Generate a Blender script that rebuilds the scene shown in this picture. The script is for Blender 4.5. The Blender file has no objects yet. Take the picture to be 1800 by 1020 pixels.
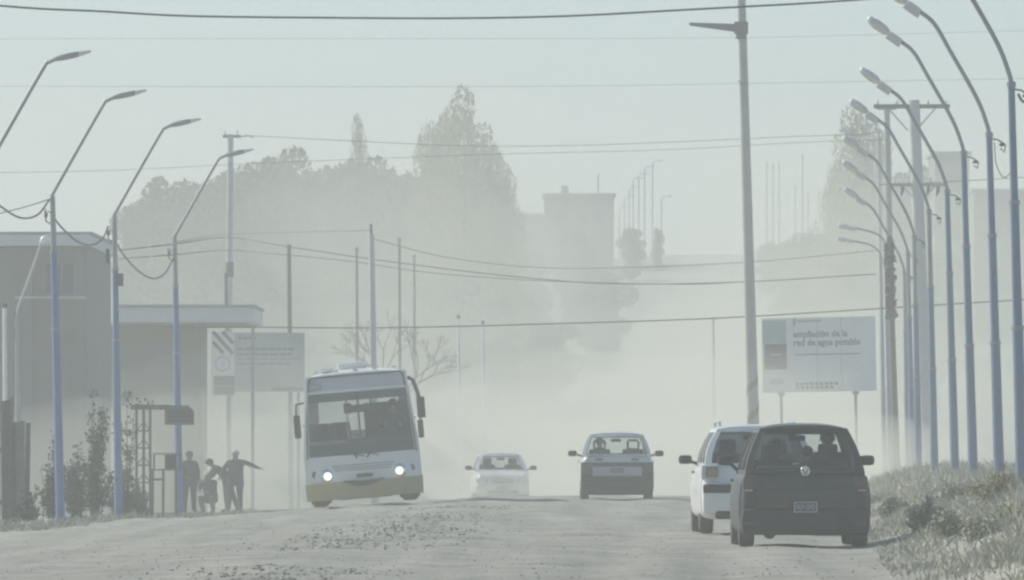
import bpy, bmesh, math, random
import numpy as np
from mathutils import Vector, Matrix, noise
random.seed(7)
R = math.radians
scene = bpy.context.scene
col = scene.collection

# ------------------------------------------------------------------ camera
F = 17090.0            # focal length in photo pixels (1800 wide)
HZ = 763.0             # photo row of the level line
CZ = 1.4               # eye height
cam_d = bpy.data.cameras.new('camera')
cam = bpy.data.objects.new('camera', cam_d); col.objects.link(cam)
cam_d.sensor_width = 36.0
cam_d.lens = F / 1800.0 * 36.0
cam_d.clip_start = 1.0; cam_d.clip_end = 9000.0
cam.location = (0, 0, CZ)
cam.rotation_euler = (R(90) + math.atan((HZ - 510.0) / F), 0, 0)
cam_d.dof.use_dof = False
scene.camera = cam

# ------------------------------------------------------------------ light
SUN_EL, SUN_AZ = 35.0, -62.0     # azimuth from +Y (view direction), negative = left
world = bpy.data.worlds.new('World'); scene.world = world; world.use_nodes = True
wn = world.node_tree
bg = wn.nodes['Background']
sky = wn.nodes.new('ShaderNodeTexSky'); sky.sky_type = 'NISHITA'; sky.sun_disc = False
sky.sun_elevation = R(SUN_EL); sky.sun_rotation = R(SUN_AZ)
sky.air_density = 1.0; sky.dust_density = 0.6; sky.ozone_density = 3.0
tint = wn.nodes.new('ShaderNodeMix'); tint.data_type = 'RGBA'; tint.blend_type = 'MULTIPLY'; tint.inputs[0].default_value = 1.0
tint.inputs[7].default_value = (0.90, 0.99, 1.12, 1)      # white balance of the camera, whole sky alike
wn.links.new(sky.outputs[0], tint.inputs[6]); wn.links.new(tint.outputs[2], bg.inputs[0]); bg.inputs[1].default_value = 0.12
sd = bpy.data.lights.new('sun', 'SUN'); sd.energy = 4.3; sd.angle = R(0.6); sd.color = (1.0, 0.965, 0.87)
so = bpy.data.objects.new('sun', sd); col.objects.link(so)
sv = Vector((math.sin(R(SUN_AZ)) * math.cos(R(SUN_EL)), math.cos(R(SUN_AZ)) * math.cos(R(SUN_EL)), math.sin(R(SUN_EL))))
so.rotation_euler = sv.to_track_quat('Z', 'Y').to_euler()
so.location = (-60, 60, 90)
scene.view_settings.view_transform = 'Standard'; scene.view_settings.look = 'None'
scene.view_settings.gamma = 1.0; scene.view_settings.use_curve_mapping = False
scene.view_settings.exposure = -0.05
HAZE = dict(density=0.0011, color=(0.965, 0.98, 0.905), aniso=0.28)
cy = scene.cycles
cy.use_denoising = True
cy.volume_bounces = 4; cy.max_bounces = 8; cy.diffuse_bounces = 3; cy.glossy_bounces = 3
cy.transparent_max_bounces = 24; cy.transmission_bounces = 4
cy.filter_width = 2.4
cy.sample_clamp_indirect = 4.0

# ------------------------------------------------------------------ helpers
def tag(o, label=None, cat=None, group=None, kind=None):
    if label: o['label'] = label
    if cat: o['category'] = cat
    if group: o['group'] = group
    if kind: o['kind'] = kind
    return o

def thing(name, label, cat, loc=(0, 0, 0), rot=(0, 0, 0), group=None):
    o = bpy.data.objects.new(name, None); col.objects.link(o)
    o.location = loc; o.rotation_euler = rot; o.empty_display_size = 0.2
    return tag(o, label, cat, group)

def sstep(a, b, x):
    t = min(1.0, max(0.0, (x - a) / (b - a))); return t * t * (3 - 2 * t)

_kids = {}
def link(name, me, parent=None):
    o = bpy.data.objects.new(name, me); col.objects.link(o)
    if parent is not None:
        o.parent = parent; _kids.setdefault(parent, []).append(o)
    return o

def copy_tree(o, parent=None):
    c = o.copy(); col.objects.link(c)
    if parent is not None:
        c.parent = parent; _kids.setdefault(parent, []).append(c)
    for ch in _kids.get(o, []):
        copy_tree(ch, c)
    return c

class MB:
    def __init__(s): s.v = []; s.f = []; s.m = []
    def add(s, vs, fs, mi=0):
        n = len(s.v); s.v += [tuple(v) for v in vs]
        s.f += [tuple(i + n for i in f) for f in fs]; s.m += [mi] * len(fs)
        return s
    def box(s, c, d, rot=None, mi=0, taper=1.0):
        hx, hy, hz = d[0] / 2, d[1] / 2, d[2] / 2
        P = []
        for z, t in ((-hz, 1), (hz, taper)):
            for x, y in ((-hx, -hy), (hx, -hy), (hx, hy), (-hx, hy)):
                P.append(Vector((x * t, y * t, z)))
        M = Matrix.Rotation(0, 3, 'X') if rot is None else (rot if isinstance(rot, Matrix) else Matrix.Rotation(rot, 3, 'Z'))
        P = [M @ p + Vector(c) for p in P]
        return s.add(P, [(3, 2, 1, 0), (4, 5, 6, 7), (0, 1, 5, 4), (1, 2, 6, 5), (2, 3, 7, 6), (3, 0, 4, 7)], mi)
    def rbox(s, c, d, b, mi=0):
        """box with chamfered edges"""
        bm = bmesh.new(); bmesh.ops.create_cube(bm, size=1.0)
        for v in bm.verts: v.co = Vector((v.co.x * d[0], v.co.y * d[1], v.co.z * d[2]))
        bmesh.ops.bevel(bm, geom=bm.edges[:], offset=b, segments=2, profile=0.6, affect='EDGES')
        bm.verts.index_update()
        s.add([v.co + Vector(c) for v in bm.verts], [[v.index for v in f.verts] for f in bm.faces], mi)
        bm.free(); return s
    def tube(s, pts, r, n=8, mi=0, cap=True, flat=1.0):
        pts = [Vector(p) for p in pts]; k = len(pts)
        rs = r if isinstance(r, (list, tuple)) else [r] * k
        vs = []; fs = []
        up = Vector((0, 0, 1))
        prev = None
        for i, p in enumerate(pts):
            t = (pts[min(i + 1, k - 1)] - pts[max(i - 1, 0)]).normalized()
            if prev is None:
                a = t.cross(up if abs(t.z) < 0.95 else Vector((1, 0, 0))).normalized()
            else:
                a = (prev - t * prev.dot(t)).normalized()
            b = t.cross(a).normalized(); prev = a
            for j in range(n):
                an = 2 * math.pi * j / n
                vs.append(p + a * math.cos(an) * rs[i] + b * math.sin(an) * rs[i] * flat)
        for i in range(k - 1):
            for j in range(n):
                fs.append((i * n + j, i * n + (j + 1) % n, (i + 1) * n + (j + 1) % n, (i + 1) * n + j))
        if cap:
            fs.append(tuple(range(n - 1, -1, -1))); fs.append(tuple((k - 1) * n + j for j in range(n)))
        return s.add(vs, fs, mi)
    def lathe(s, prof, c=(0, 0, 0), axis='Z', n=20, mi=0):
        """prof: (r, h) list revolved about axis"""
        vs = []; fs = []
        for r, h in prof:
            for j in range(n):
                a = 2 * math.pi * j / n; x = r * math.cos(a); y = r * math.sin(a)
                p = {'Z': (x, y, h), 'X': (h, x, y), 'Y': (x, h, y)}[axis]
                vs.append((p[0] + c[0], p[1] + c[1], p[2] + c[2]))
        for i in range(len(prof) - 1):
            for j in range(n):
                fs.append((i * n + j, i * n + (j + 1) % n, (i + 1) * n + (j + 1) % n, (i + 1) * n + j))
        fs.append(tuple(range(n))); fs.append(tuple((len(prof) - 1) * n + j for j in range(n)))
        return s.add(vs, fs, mi)
    def ell(s, c, r, n=10, mi=0, rot=None):
        m = max(4, n // 2 + 1); vs = []; fs = []
        for i in range(m + 1):
            th = math.pi * i / m
            for j in range(n):
                a = 2 * math.pi * j / n
                p = Vector((r[0] * math.sin(th) * math.cos(a), r[1] * math.sin(th) * math.sin(a), r[2] * math.cos(th)))
                if rot is not None: p = rot @ p
                vs.append(p + Vector(c))
        for i in range(m):
            for j in range(n):
                fs.append((i * n + j, i * n + (j + 1) % n, (i + 1) * n + (j + 1) % n, (i + 1) * n + j))
        return s.add(vs, fs, mi)
    def panel(s, q, bulge=(0, 0, 0), th=0.02, nu=6, nv=4, pick=None, us=None, vs_=None, mi=0, off=None):
        """curved slab over the quad q = (bl, br, tr, tl); pick(u, v) chooses cells"""
        q = [Vector(p) for p in q]; bulge = Vector(bulge)
        us = us or [i / nu for i in range(nu + 1)]; vv = vs_ or [i / nv for i in range(nv + 1)]
        nrm = (q[1] - q[0]).cross(q[3] - q[0]).normalized() * th
        def P(u, v):
            a = q[0].lerp(q[1], u); b = q[3].lerp(q[2], u)
            return a.lerp(b, v) + bulge * (4 * u * (1 - u)) + (Vector(off(u, v)) if off else Vector((0, 0, 0)))
        A = [[P(u, v) for v in vv] for u in us]
        nu_, nv_ = len(us), len(vv)
        V = []; idx = {}
        for i in range(nu_):
            for j in range(nv_):
                idx[(i, j, 0)] = len(V); V.append(A[i][j])
                idx[(i, j, 1)] = len(V); V.append(A[i][j] - nrm)
        on = lambda i, j: 0 <= i < nu_ - 1 and 0 <= j < nv_ - 1 and (pick is None or pick((us[i] + us[i + 1]) / 2, (vv[j] + vv[j + 1]) / 2))
        Fc = []
        for i in range(nu_ - 1):
            for j in range(nv_ - 1):
                if not on(i, j): continue
                k = idx
                Fc.append((k[i, j, 0], k[i + 1, j, 0], k[i + 1, j + 1, 0], k[i, j + 1, 0]))
                Fc.append((k[i, j + 1, 1], k[i + 1, j + 1, 1], k[i + 1, j, 1], k[i, j, 1]))
                if not on(i - 1, j): Fc.append((k[i, j, 0], k[i, j + 1, 0], k[i, j + 1, 1], k[i, j, 1]))
                if not on(i + 1, j): Fc.append((k[i + 1, j, 0], k[i + 1, j, 1], k[i + 1, j + 1, 1], k[i + 1, j + 1, 0]))
                if not on(i, j - 1): Fc.append((k[i, j, 0], k[i, j, 1], k[i + 1, j, 1], k[i + 1, j, 0]))
                if not on(i, j + 1): Fc.append((k[i, j + 1, 0], k[i + 1, j + 1, 0], k[i + 1, j + 1, 1], k[i, j + 1, 1]))
        used = sorted({i for f in Fc for i in f}); mp = {a: b for b, a in enumerate(used)}
        return s.add([V[i] for i in used], [tuple(mp[i] for i in f) for f in Fc], mi)
    def mesh(s, name, mats, smooth=None):
        me = bpy.data.meshes.new(name)
        me.from_pydata(s.v, [], s.f); me.validate()
        if len(me.polygons) < 4000:
            bm = bmesh.new(); bm.from_mesh(me); bmesh.ops.recalc_face_normals(bm, faces=bm.faces); bm.to_mesh(me); bm.free()
        for m in (mats if isinstance(mats, (list, tuple)) else [mats]): me.materials.append(m)
        if any(s.m): me.polygons.foreach_set('material_index', s.m)
        if smooth is not None:
            me.polygons.foreach_set('use_smooth', [True] * len(me.polygons))
            if smooth < 179:
                me.set_sharp_from_angle(angle=R(smooth))
        me.update(); return me
    def build(s, name, mats, parent=None, smooth=None):
        return link(name, s.mesh(name, mats, smooth), parent)

def bake(o):
    """apply the modifiers of o in place"""
    bpy.context.view_layer.update()
    dg = bpy.context.evaluated_depsgraph_get()
    me = bpy.data.meshes.new_from_object(o.evaluated_get(dg))
    old = o.data; o.modifiers.clear(); o.data = me; me.name = old.name + '_done'
    return o

# ------------------------------------------------------------------ materials
def mat(name, c, rough=0.7, metal=0.0, var=0.12, scale=6.0, dust=0.0, c2=None, emit=None, coat=0.0, bump=0.0):
    m = bpy.data.materials.new(name); m.use_nodes = True
    nt = m.node_tree; b = nt.nodes['Principled BSDF']
    b.inputs['Roughness'].default_value = rough; b.inputs['Metallic'].default_value = metal
    if coat: b.inputs['Coat Weight'].default_value = coat
    tc = nt.nodes.new('ShaderNodeTexCoord')
    nz = nt.nodes.new('ShaderNodeTexNoise'); nz.inputs['Scale'].default_value = scale; nz.inputs['Detail'].default_value = 5
    nt.links.new(tc.outputs['Object'], nz.inputs['Vector'])
    rp = nt.nodes.new('ShaderNodeValToRGB'); rp.color_ramp.elements[0].position = 0.3; rp.color_ramp.elements[1].position = 0.7
    a = [max(0, x * (1 - var)) for x in c]; d = [min(1, x * (1 + var)) for x in (c2 or c)]
    rp.color_ramp.elements[0].color = (*a, 1); rp.color_ramp.elements[1].color = (*d, 1)
    nt.links.new(nz.outputs['Fac'], rp.inputs['Fac'])
    out = rp.outputs['Color']
    if dust:
        n2 = nt.nodes.new('ShaderNodeTexNoise'); n2.inputs['Scale'].default_value = 2.3; n2.inputs['Detail'].default_value = 8
        nt.links.new(tc.outputs['Object'], n2.inputs['Vector'])
        r2 = nt.nodes.new('ShaderNodeMapRange'); r2.inputs[1].default_value = 0.3; r2.inputs[2].default_value = 0.75
        r2.inputs[3].default_value = dust * 0.4; r2.inputs[4].default_value = min(1, dust * 1.5)
        nt.links.new(n2.outputs['Fac'], r2.inputs[0])
        mx = nt.nodes.new('ShaderNodeMix'); mx.data_type = 'RGBA'
        nt.links.new(r2.outputs[0], mx.inputs[0]); nt.links.new(out, mx.inputs[6]); mx.inputs[7].default_value = (0.36, 0.33, 0.27, 1)
        out = mx.outputs[2]
    nt.links.new(out, b.inputs['Base Color'])
    if bump:
        bp = nt.nodes.new('ShaderNodeBump'); bp.inputs['Strength'].default_value = bump
        nt.links.new(nz.outputs['Fac'], bp.inputs['Height']); nt.links.new(bp.outputs[0], b.inputs['Normal'])
    if emit:
        b.inputs['Emission Color'].default_value = (*emit[0], 1); b.inputs['Emission Strength'].default_value = emit[1]
    return m

def glass(name, tint, dusty=0.15, refl=0.5):
    m = bpy.data.materials.new(name); m.use_nodes = True; nt = m.node_tree
    nt.nodes.clear()
    o = nt.nodes.new('ShaderNodeOutputMaterial')
    tr = nt.nodes.new('ShaderNodeBsdfTransparent'); tr.inputs[0].default_value = (*tint, 1)
    gl = nt.nodes.new('ShaderNodeBsdfGlossy'); gl.inputs['Roughness'].default_value = 0.08
    gl.inputs[0].default_value = (refl, refl, refl, 1)
    df = nt.nodes.new('ShaderNodeBsdfDiffuse'); df.inputs[0].default_value = (0.36, 0.34, 0.29, 1)
    lw = nt.nodes.new('ShaderNodeLayerWeight'); lw.inputs[0].default_value = 0.25
    m1 = nt.nodes.new('ShaderNodeMixShader'); m2 = nt.nodes.new('ShaderNodeMixShader')
    nz = nt.nodes.new('ShaderNodeTexNoise'); nz.inputs['Scale'].default_value = 3; nz.inputs['Detail'].default_value = 6
    tc = nt.nodes.new('ShaderNodeTexCoord'); nt.links.new(tc.outputs['Object'], nz.inputs['Vector'])
    mr = nt.nodes.new('ShaderNodeMapRange'); mr.inputs[1].default_value = .3; mr.inputs[2].default_value = .75
    mr.inputs[3].default_value = dusty * .5; mr.inputs[4].default_value = dusty * 1.5
    nt.links.new(nz.outputs['Fac'], mr.inputs[0])
    pw = nt.nodes.new('ShaderNodeMath'); pw.operation = 'POWER'; pw.inputs[1].default_value = 5.0
    ma = nt.nodes.new('ShaderNodeMath'); ma.operation = 'MULTIPLY_ADD'; ma.inputs[1].default_value = 0.75; ma.inputs[2].default_value = 0.035
    lw.inputs[0].default_value = 0.5; nt.links.new(lw.outputs['Facing'], pw.inputs[0]); nt.links.new(pw.outputs[0], ma.inputs[0])
    nt.links.new(ma.outputs[0], m1.inputs[0]); nt.links.new(tr.outputs[0], m1.inputs[1]); nt.links.new(gl.outputs[0], m1.inputs[2])
    nt.links.new(mr.outputs[0], m2.inputs[0]); nt.links.new(m1.outputs[0], m2.inputs[1]); nt.links.new(df.outputs[0], m2.inputs[2])
    nt.links.new(m2.outputs[0], o.inputs[0])
    return m

M = dict(
    road=mat('dusty_dirt', (0.305, 0.285, 0.215), 0.95, var=0.13, scale=0.6, c2=(0.365, 0.343, 0.265), bump=0.3),
    ground=mat('dry_earth', (0.15, 0.145, 0.10), 0.95, var=0.25, scale=0.3, c2=(0.23, 0.22, 0.165), bump=0.3),
    verge=mat('dusty_verge_earth', (0.32, 0.30, 0.225), 0.95, var=0.2, scale=1.2, c2=(0.40, 0.38, 0.29), bump=0.3),
    clod=mat('clod', (0.22, 0.21, 0.165), 0.95, var=0.25, scale=9, c2=(0.31, 0.295, 0.235)),
    conc=mat('concrete', (0.38, 0.37, 0.33), 0.85, var=0.1, scale=2.0, bump=0.1),
    conc_light=mat('pale_concrete', (0.52, 0.51, 0.47), 0.8, var=0.1, scale=2.0),
    galv=mat('galvanised_steel', (0.30, 0.31, 0.30), 0.45, 0.5, var=0.1, scale=5),
    blue=mat('blue_paint', (0.085, 0.17, 0.36), 0.5, var=0.15, scale=4, dust=0.14),
    blue_pale=mat('faded_blue_paint', (0.12, 0.19, 0.31), 0.5, var=0.15, scale=4, dust=0.2),
    darksteel=mat('dark_steel', (0.07, 0.075, 0.075), 0.6, 0.2, var=0.2, scale=8, dust=0.12),
    wood=mat('weathered_wood', (0.17, 0.155, 0.125), 0.9, var=0.25, scale=7),
    wood_dark=mat('dark_wood', (0.11, 0.10, 0.085), 0.9, var=0.25, scale=7),
    board=mat('grey_board', (0.20, 0.19, 0.165), 0.9, var=0.25, scale=6),
    cable=mat('black_cable', (0.045, 0.045, 0.045), 0.6, var=0.1, scale=5),
    cream=mat('cream_lamp_housing', (0.70, 0.66, 0.56), 0.5, var=0.08, scale=8),
    lampwhite=mat('white_lamp_cover', (0.85, 0.85, 0.82), 0.3, var=0.04, scale=8),
    white=mat('white_paint', (0.80, 0.79, 0.74), 0.35, var=0.04, scale=3, dust=0.12, coat=0.4),
    silver=mat('pale_silver_paint', (0.72, 0.71, 0.66), 0.35, 0.1, var=0.04, scale=3, dust=0.12, coat=0.4),
    darkpaint=mat('dark_grey_paint', (0.012, 0.013, 0.014), 0.5, 0.0, var=0.15, scale=3, dust=0.03, coat=0.15),
    black=mat('black_plastic', (0.016, 0.018, 0.019), 0.75, var=0.15, scale=6, dust=0.03),
    tyre=mat('tyre_rubber', (0.03, 0.032, 0.033), 0.85, var=0.2, scale=12, dust=0.12),
    rim=mat('wheel_rim', (0.35, 0.35, 0.34), 0.4, 0.6, var=0.1, scale=12, dust=0.3),
    interior=mat('grey_upholstery', (0.045, 0.047, 0.05), 0.9, var=0.2, scale=8),
    redlamp=mat('smoked_red_lens', (0.055, 0.018, 0.016), 0.3, var=0.1, scale=12, dust=0.1),
    amber=mat('amber_lens', (0.33, 0.22, 0.10), 0.3, var=0.1, scale=12, dust=0.12),
    clear=mat('clear_lens', (0.55, 0.56, 0.56), 0.15, var=0.05, scale=12),
    chrome=mat('chrome', (0.62, 0.63, 0.63), 0.22, 0.9, var=0.05, scale=8),
    headlight_on=mat('lit_headlamp', (0.9, 0.9, 0.85), 0.2, var=0.0, emit=((1, 0.97, 0.90), 1.3)),
    plate=mat('plate_white', (0.42, 0.43, 0.43), 0.5, var=0.06, scale=20),
    plate_dark=mat('plate_black', (0.03, 0.03, 0.03), 0.5, var=0.06, scale=20),
    yellow=mat('ochre_bumper_paint', (0.44, 0.35, 0.15), 0.5, var=0.12, scale=4, dust=0.15),
    bus_white=mat('bus_white_paint', (0.84, 0.82, 0.74), 0.4, var=0.05, scale=3, dust=0.10, coat=0.3),
    bus_grey=mat('bus_grey_panel', (0.42, 0.42, 0.40), 0.45, var=0.06, scale=3, dust=0.1),
    dest=mat('blank_destination_panel', (0.56, 0.56, 0.52), 0.35, var=0.08, scale=3, dust=0.1),
    glass=glass('car_glass', (0.93, 0.95, 0.95), 0.03, 0.4),
    glass_dark=glass('tinted_glass', (0.35, 0.38, 0.42), 0.03, 0.6),
    glass_bus=glass('bus_glass', (0.90, 0.92, 0.93), 0.015, 0.3),
    skin=mat('skin', (0.30, 0.18, 0.13), 0.6, var=0.08, scale=20),
    hair=mat('dark_hair', (0.02, 0.017, 0.014), 0.7, var=0.2, scale=30),
    cloth_dark=mat('dark_cloth', (0.035, 0.038, 0.043), 0.9, var=0.25, scale=8),
    cloth_navy=mat('navy_cloth', (0.035, 0.045, 0.07), 0.9, var=0.2, scale=8),
    cloth_grey=mat('grey_cloth', (0.09, 0.095, 0.095), 0.9, var=0.2, scale=8),
    cloth_pale=mat('pale_cloth', (0.55, 0.55, 0.52), 0.9, var=0.1, scale=8),
    foliage=mat('dusty_green_foliage', (0.085, 0.09, 0.045), 0.8, var=0.3, scale=0.6, c2=(0.13, 0.135, 0.07)),
    poplar=mat('yellowing_poplar_foliage', (0.25, 0.235, 0.09), 0.8, var=0.25, scale=0.6, c2=(0.36, 0.33, 0.15)),
    shrub=mat('dark_shrub_leaves', (0.04, 0.05, 0.035), 0.8, var=0.3, scale=3, c2=(0.085, 0.095, 0.06)),
    bark=mat('bark', (0.09, 0.08, 0.07), 0.9, var=0.2, scale=8),
    twig=mat('brown_twigs', (0.10, 0.08, 0.065), 0.9, var=0.2, scale=8),
    drygrass=mat('dry_grass', (0.42, 0.39, 0.28), 0.9, var=0.25, scale=1.4, c2=(0.58, 0.55, 0.43)),
    greygrass=mat('grey_scrub', (0.29, 0.28, 0.20), 0.9, var=0.3, scale=2, c2=(0.42, 0.40, 0.30)),
    ochregrass=mat('ochre_scrub', (0.32, 0.27, 0.12), 0.9, var=0.25, scale=2, c2=(0.34, 0.29, 0.14)),
    wall=mat('grey_render_wall', (0.22, 0.21, 0.18), 0.9, var=0.08, scale=0.5, bump=0.1),
    wall2=mat('brown_grey_wall', (0.22, 0.21, 0.18), 0.9, var=0.08, scale=0.5),
    wallfar=mat('far_brick_wall', (0.20, 0.17, 0.14), 0.9, var=0.1, scale=0.5),
    roofwhite=mat('white_roof_edge', (0.68, 0.68, 0.64), 0.5, var=0.06, scale=1.0, dust=0.1),
    roofgrey=mat('grey_roof_sheet', (0.30, 0.30, 0.28), 0.6, 0.2, var=0.1, scale=1.0),
    pane=mat('dark_window_pane', (0.06, 0.075, 0.09), 0.15, var=0.1, scale=2),
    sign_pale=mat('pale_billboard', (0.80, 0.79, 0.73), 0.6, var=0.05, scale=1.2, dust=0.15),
    sign_grey=mat('grey_billboard', (0.34, 0.36, 0.35), 0.6, var=0.05, scale=1.2, dust=0.15),  # even grey board colour for the left sign panel and the panel seams
    sign_ink=mat('grey_sign_print', (0.075, 0.08, 0.085), 0.7, var=0.1, scale=5),
    sign_brown=mat('brown_sign_print', (0.06, 0.05, 0.042), 0.7, var=0.1, scale=5),
    sign_teal=mat('pale_teal_sign_print', (0.30, 0.38, 0.37), 0.7, var=0.1, scale=5),
    sign_slate=mat('slate_sign_print', (0.10, 0.13, 0.16), 0.7, var=0.1, scale=5),
    rust=mat('faded_stripe_paint', (0.20, 0.17, 0.125), 0.9, var=0.2, scale=9),
    stone=mat('pale_kerb_stone', (0.45, 0.44, 0.39), 0.9, var=0.15, scale=3),
)

_nt = M['road'].node_tree; _b = _nt.nodes['Principled BSDF']; _l = _b.inputs['Base Color'].links[0].from_socket
_tc = _nt.nodes.new('ShaderNodeTexCoord'); _mp = _nt.nodes.new('ShaderNodeMapping'); _mp.inputs['Scale'].default_value = (1.3, .035, 1)
_mp.inputs['Rotation'].default_value = (0, 0, R(1.6))
_n = _nt.nodes.new('ShaderNodeTexNoise'); _n.inputs['Scale'].default_value = 1.0; _n.inputs['Detail'].default_value = 6; _n.inputs['Roughness'].default_value = .65
_mr = _nt.nodes.new('ShaderNodeMapRange'); _mr.inputs[1].default_value = .35; _mr.inputs[2].default_value = .65; _mr.inputs[3].default_value = .80; _mr.inputs[4].default_value = 1.12
_n2 = _nt.nodes.new('ShaderNodeTexNoise'); _n2.inputs['Scale'].default_value = 9.0; _n2.inputs['Detail'].default_value = 8; _n2.inputs['Roughness'].default_value = .8
_m3 = _nt.nodes.new('ShaderNodeMapRange'); _m3.inputs[1].default_value = .35; _m3.inputs[2].default_value = .65; _m3.inputs[3].default_value = .82; _m3.inputs[4].default_value = 1.12
_mm = _nt.nodes.new('ShaderNodeMath'); _mm.operation = 'MULTIPLY'
_mx = _nt.nodes.new('ShaderNodeMix'); _mx.data_type = 'RGBA'; _mx.blend_type = 'MULTIPLY'; _mx.inputs[0].default_value = 1
for a, b in ((_tc.outputs['Object'], _mp.inputs[0]), (_mp.outputs[0], _n.inputs[0]), (_n.outputs[0], _mr.inputs[0]), (_tc.outputs['Object'], _n2.inputs[0]), (_n2.outputs[0], _m3.inputs[0]),
             (_mr.outputs[0], _mm.inputs[0]), (_m3.outputs[0], _mm.inputs[1]), (_l, _mx.inputs[6]), (_mm.outputs[0], _mx.inputs[7]), (_mx.outputs[2], _b.inputs['Base Color'])):
    _nt.links.new(a, b)

# ------------------------------------------------------------------ terrain
ZP = [(-400, 0), (60, 0), (215, 0.02), (245, -0.16), (275, -0.43), (330, -0.85), (380, -0.6), (430, 0.4), (484, 1.7),
      (535, 2.8), (600, 7.6), (650, 11.2), (700, 14.7), (722, 15.2), (748, 14.5), (900, 8), (1300, 4), (2700, 2)]
def FD(D): return D if D < 520 else 520 + (D - 520) * 0.27
_zy = np.array([p[0] for p in ZP], float); _zz = np.array([p[1] for p in ZP], float)
def xc(y):  # centre line of the road
    return 0.028 * (y - 180.0) if y < 500 else 8.96 + 0.0225 * (y - 500)
def road_z(y):
    s = 0.0
    for d, w in ((-14, .2), (-6, .3), (6, .3), (14, .2)):
        s += w * float(np.interp(y + d * (1 if y < 350 else 2.2), _zy, _zz))
    return s
_rz = {}
def terrain(x, y, fine=True):
    k = round(y, 2)
    if k not in _rz: _rz[k] = (road_z(y), xc(y))
    z0, c = _rz[k]
    off = x - c
    z = z0
    if off < -1.5: z -= 0.052 * min(-1.5 - off, 9)
    if off < -5: z -= 0.065 * min(-5 - off, 5) * sstep(188, 212, y) * (1 - sstep(240, 268, y))
    near = 1 - sstep(270, 420, y)
    nb = 0.5 + 0.5 * noise.noise(Vector((x * .5, y * .09, 3)))
    z += near * (0.42 + 0.25 * nb) * sstep(6.0 + 0.8 * (nb - .5), 8.3, off)
    z += near * 0.05 * sstep(-6.9, -7.6, off) if off < -6.9 else 0
    if y > 350:
        z += (noise.noise(Vector((x * .006, y * .006, 7))) * 3 * sstep(14, 90, abs(off))) * sstep(350, 650, y)
    if fine and y < 420:
        a = 1 - sstep(300, 420, y)
        z += a * 0.030 * noise.noise(Vector((x * .55, y * .10, 1)))
        z += a * 0.016 * noise.noise(Vector((x * 2.1, y * .5, 5)))
        z += a * 0.012 * noise.noise(Vector((x * 5.0, y * 2.0, 9)))
        for r0, wd in ((-4.4, .5), (-2.7, .5), (1.6, .55), (3.1, .5), (4.3, .6), (5.6, .6)):
            dd = (off - r0 - .35 * noise.noise(Vector((y * .02, r0, 0)))) / wd
            if abs(dd) < 1: z -= a * 0.028 * (1 - dd * dd) ** 2
        # windrow of loose earth running diagonally
        wl = -0.1 - (y - 93) * 0.009 + 0.4 * noise.noise(Vector((y * .05, 2, 2)))
        dd = (off - wl) / .8
        if abs(dd) < 1 and y < 215:
            z += 0.05 * (1 - dd * dd) ** 2 * (0.6 + 0.8 * noise.noise(Vector((x * 2, y * .7, 4))))
    return z

def axis(parts):
    out = []
    for a, b, n in parts: out += list(np.linspace(a, b, n, endpoint=False))
    return out
XS = axis([(-1500, -300, 8), (-300, -60, 14), (-60, -16, 20), (-16, -9, 20), (-9, 12, 110), (12, 22, 22), (22, 60, 16), (60, 300, 14), (300, 1501, 9)])
YS = axis([(-250, 44, 8), (44, 88, 90), (88, 230, 430), (230, 330, 110), (330, 500, 60), (500, 1300, 90), (1300, 2600, 26)])
XS.append(1500.0); YS.append(2600.0)
nx, ny = len(XS), len(YS)
V = []; OFF = []
for y in YS:
    cc = xc(y)
    for x in XS:
        # the grid leans with the road so that the road edge is straight
        X = x + cc if abs(x) < 300 else x + cc * max(0, 1 - (abs(x) - 300) / 1200)
        V.append((X, y, terrain(X, y)))
def grid_obj(name, pick, m):
    used = {}; vv = []; ff = []
    for j in range(ny - 1):
        for i in range(nx - 1):
            if not pick((XS[i] + XS[i + 1]) / 2, (YS[j] + YS[j + 1]) / 2): continue
            f = []
            for k in (j * nx + i, j * nx + i + 1, (j + 1) * nx + i + 1, (j + 1) * nx + i):
                if k not in used: used[k] = len(vv); vv.append(V[k])
                f.append(used[k])
            ff.append(f)
    me = bpy.data.meshes.new(name); me.from_pydata(vv, [], ff); me.materials.append(m)
    me.polygons.foreach_set('use_smooth', [True] * len(ff)); me.update()
    o = link(name, me); tag(o, kind='structure'); return o
isroad = lambda x, y: -7.0 < x < 6.6 and 0 < y < 1900
grid_obj('dirt_road', isroad, M['road'])
grid_obj('ground', lambda x, y: not isroad(x, y) and not (-30 < x < 30 and 0 < y < 330), M['ground'])
grid_obj('verge', lambda x, y: not isroad(x, y) and (-30 < x < 30 and 0 < y < 330), M['verge'])

def px(x, D): return (x - 900.0) * D / F
def pz(y, D): return CZ + (HZ - y) * D / F
def P(x, y, D): return Vector((px(x, D), D, pz(y, D)))
def G(x, D, sink=0.0):     # ground point under photo column x at distance D
    X = px(x, D); return Vector((X, D, terrain(X, D) - sink))

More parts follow.
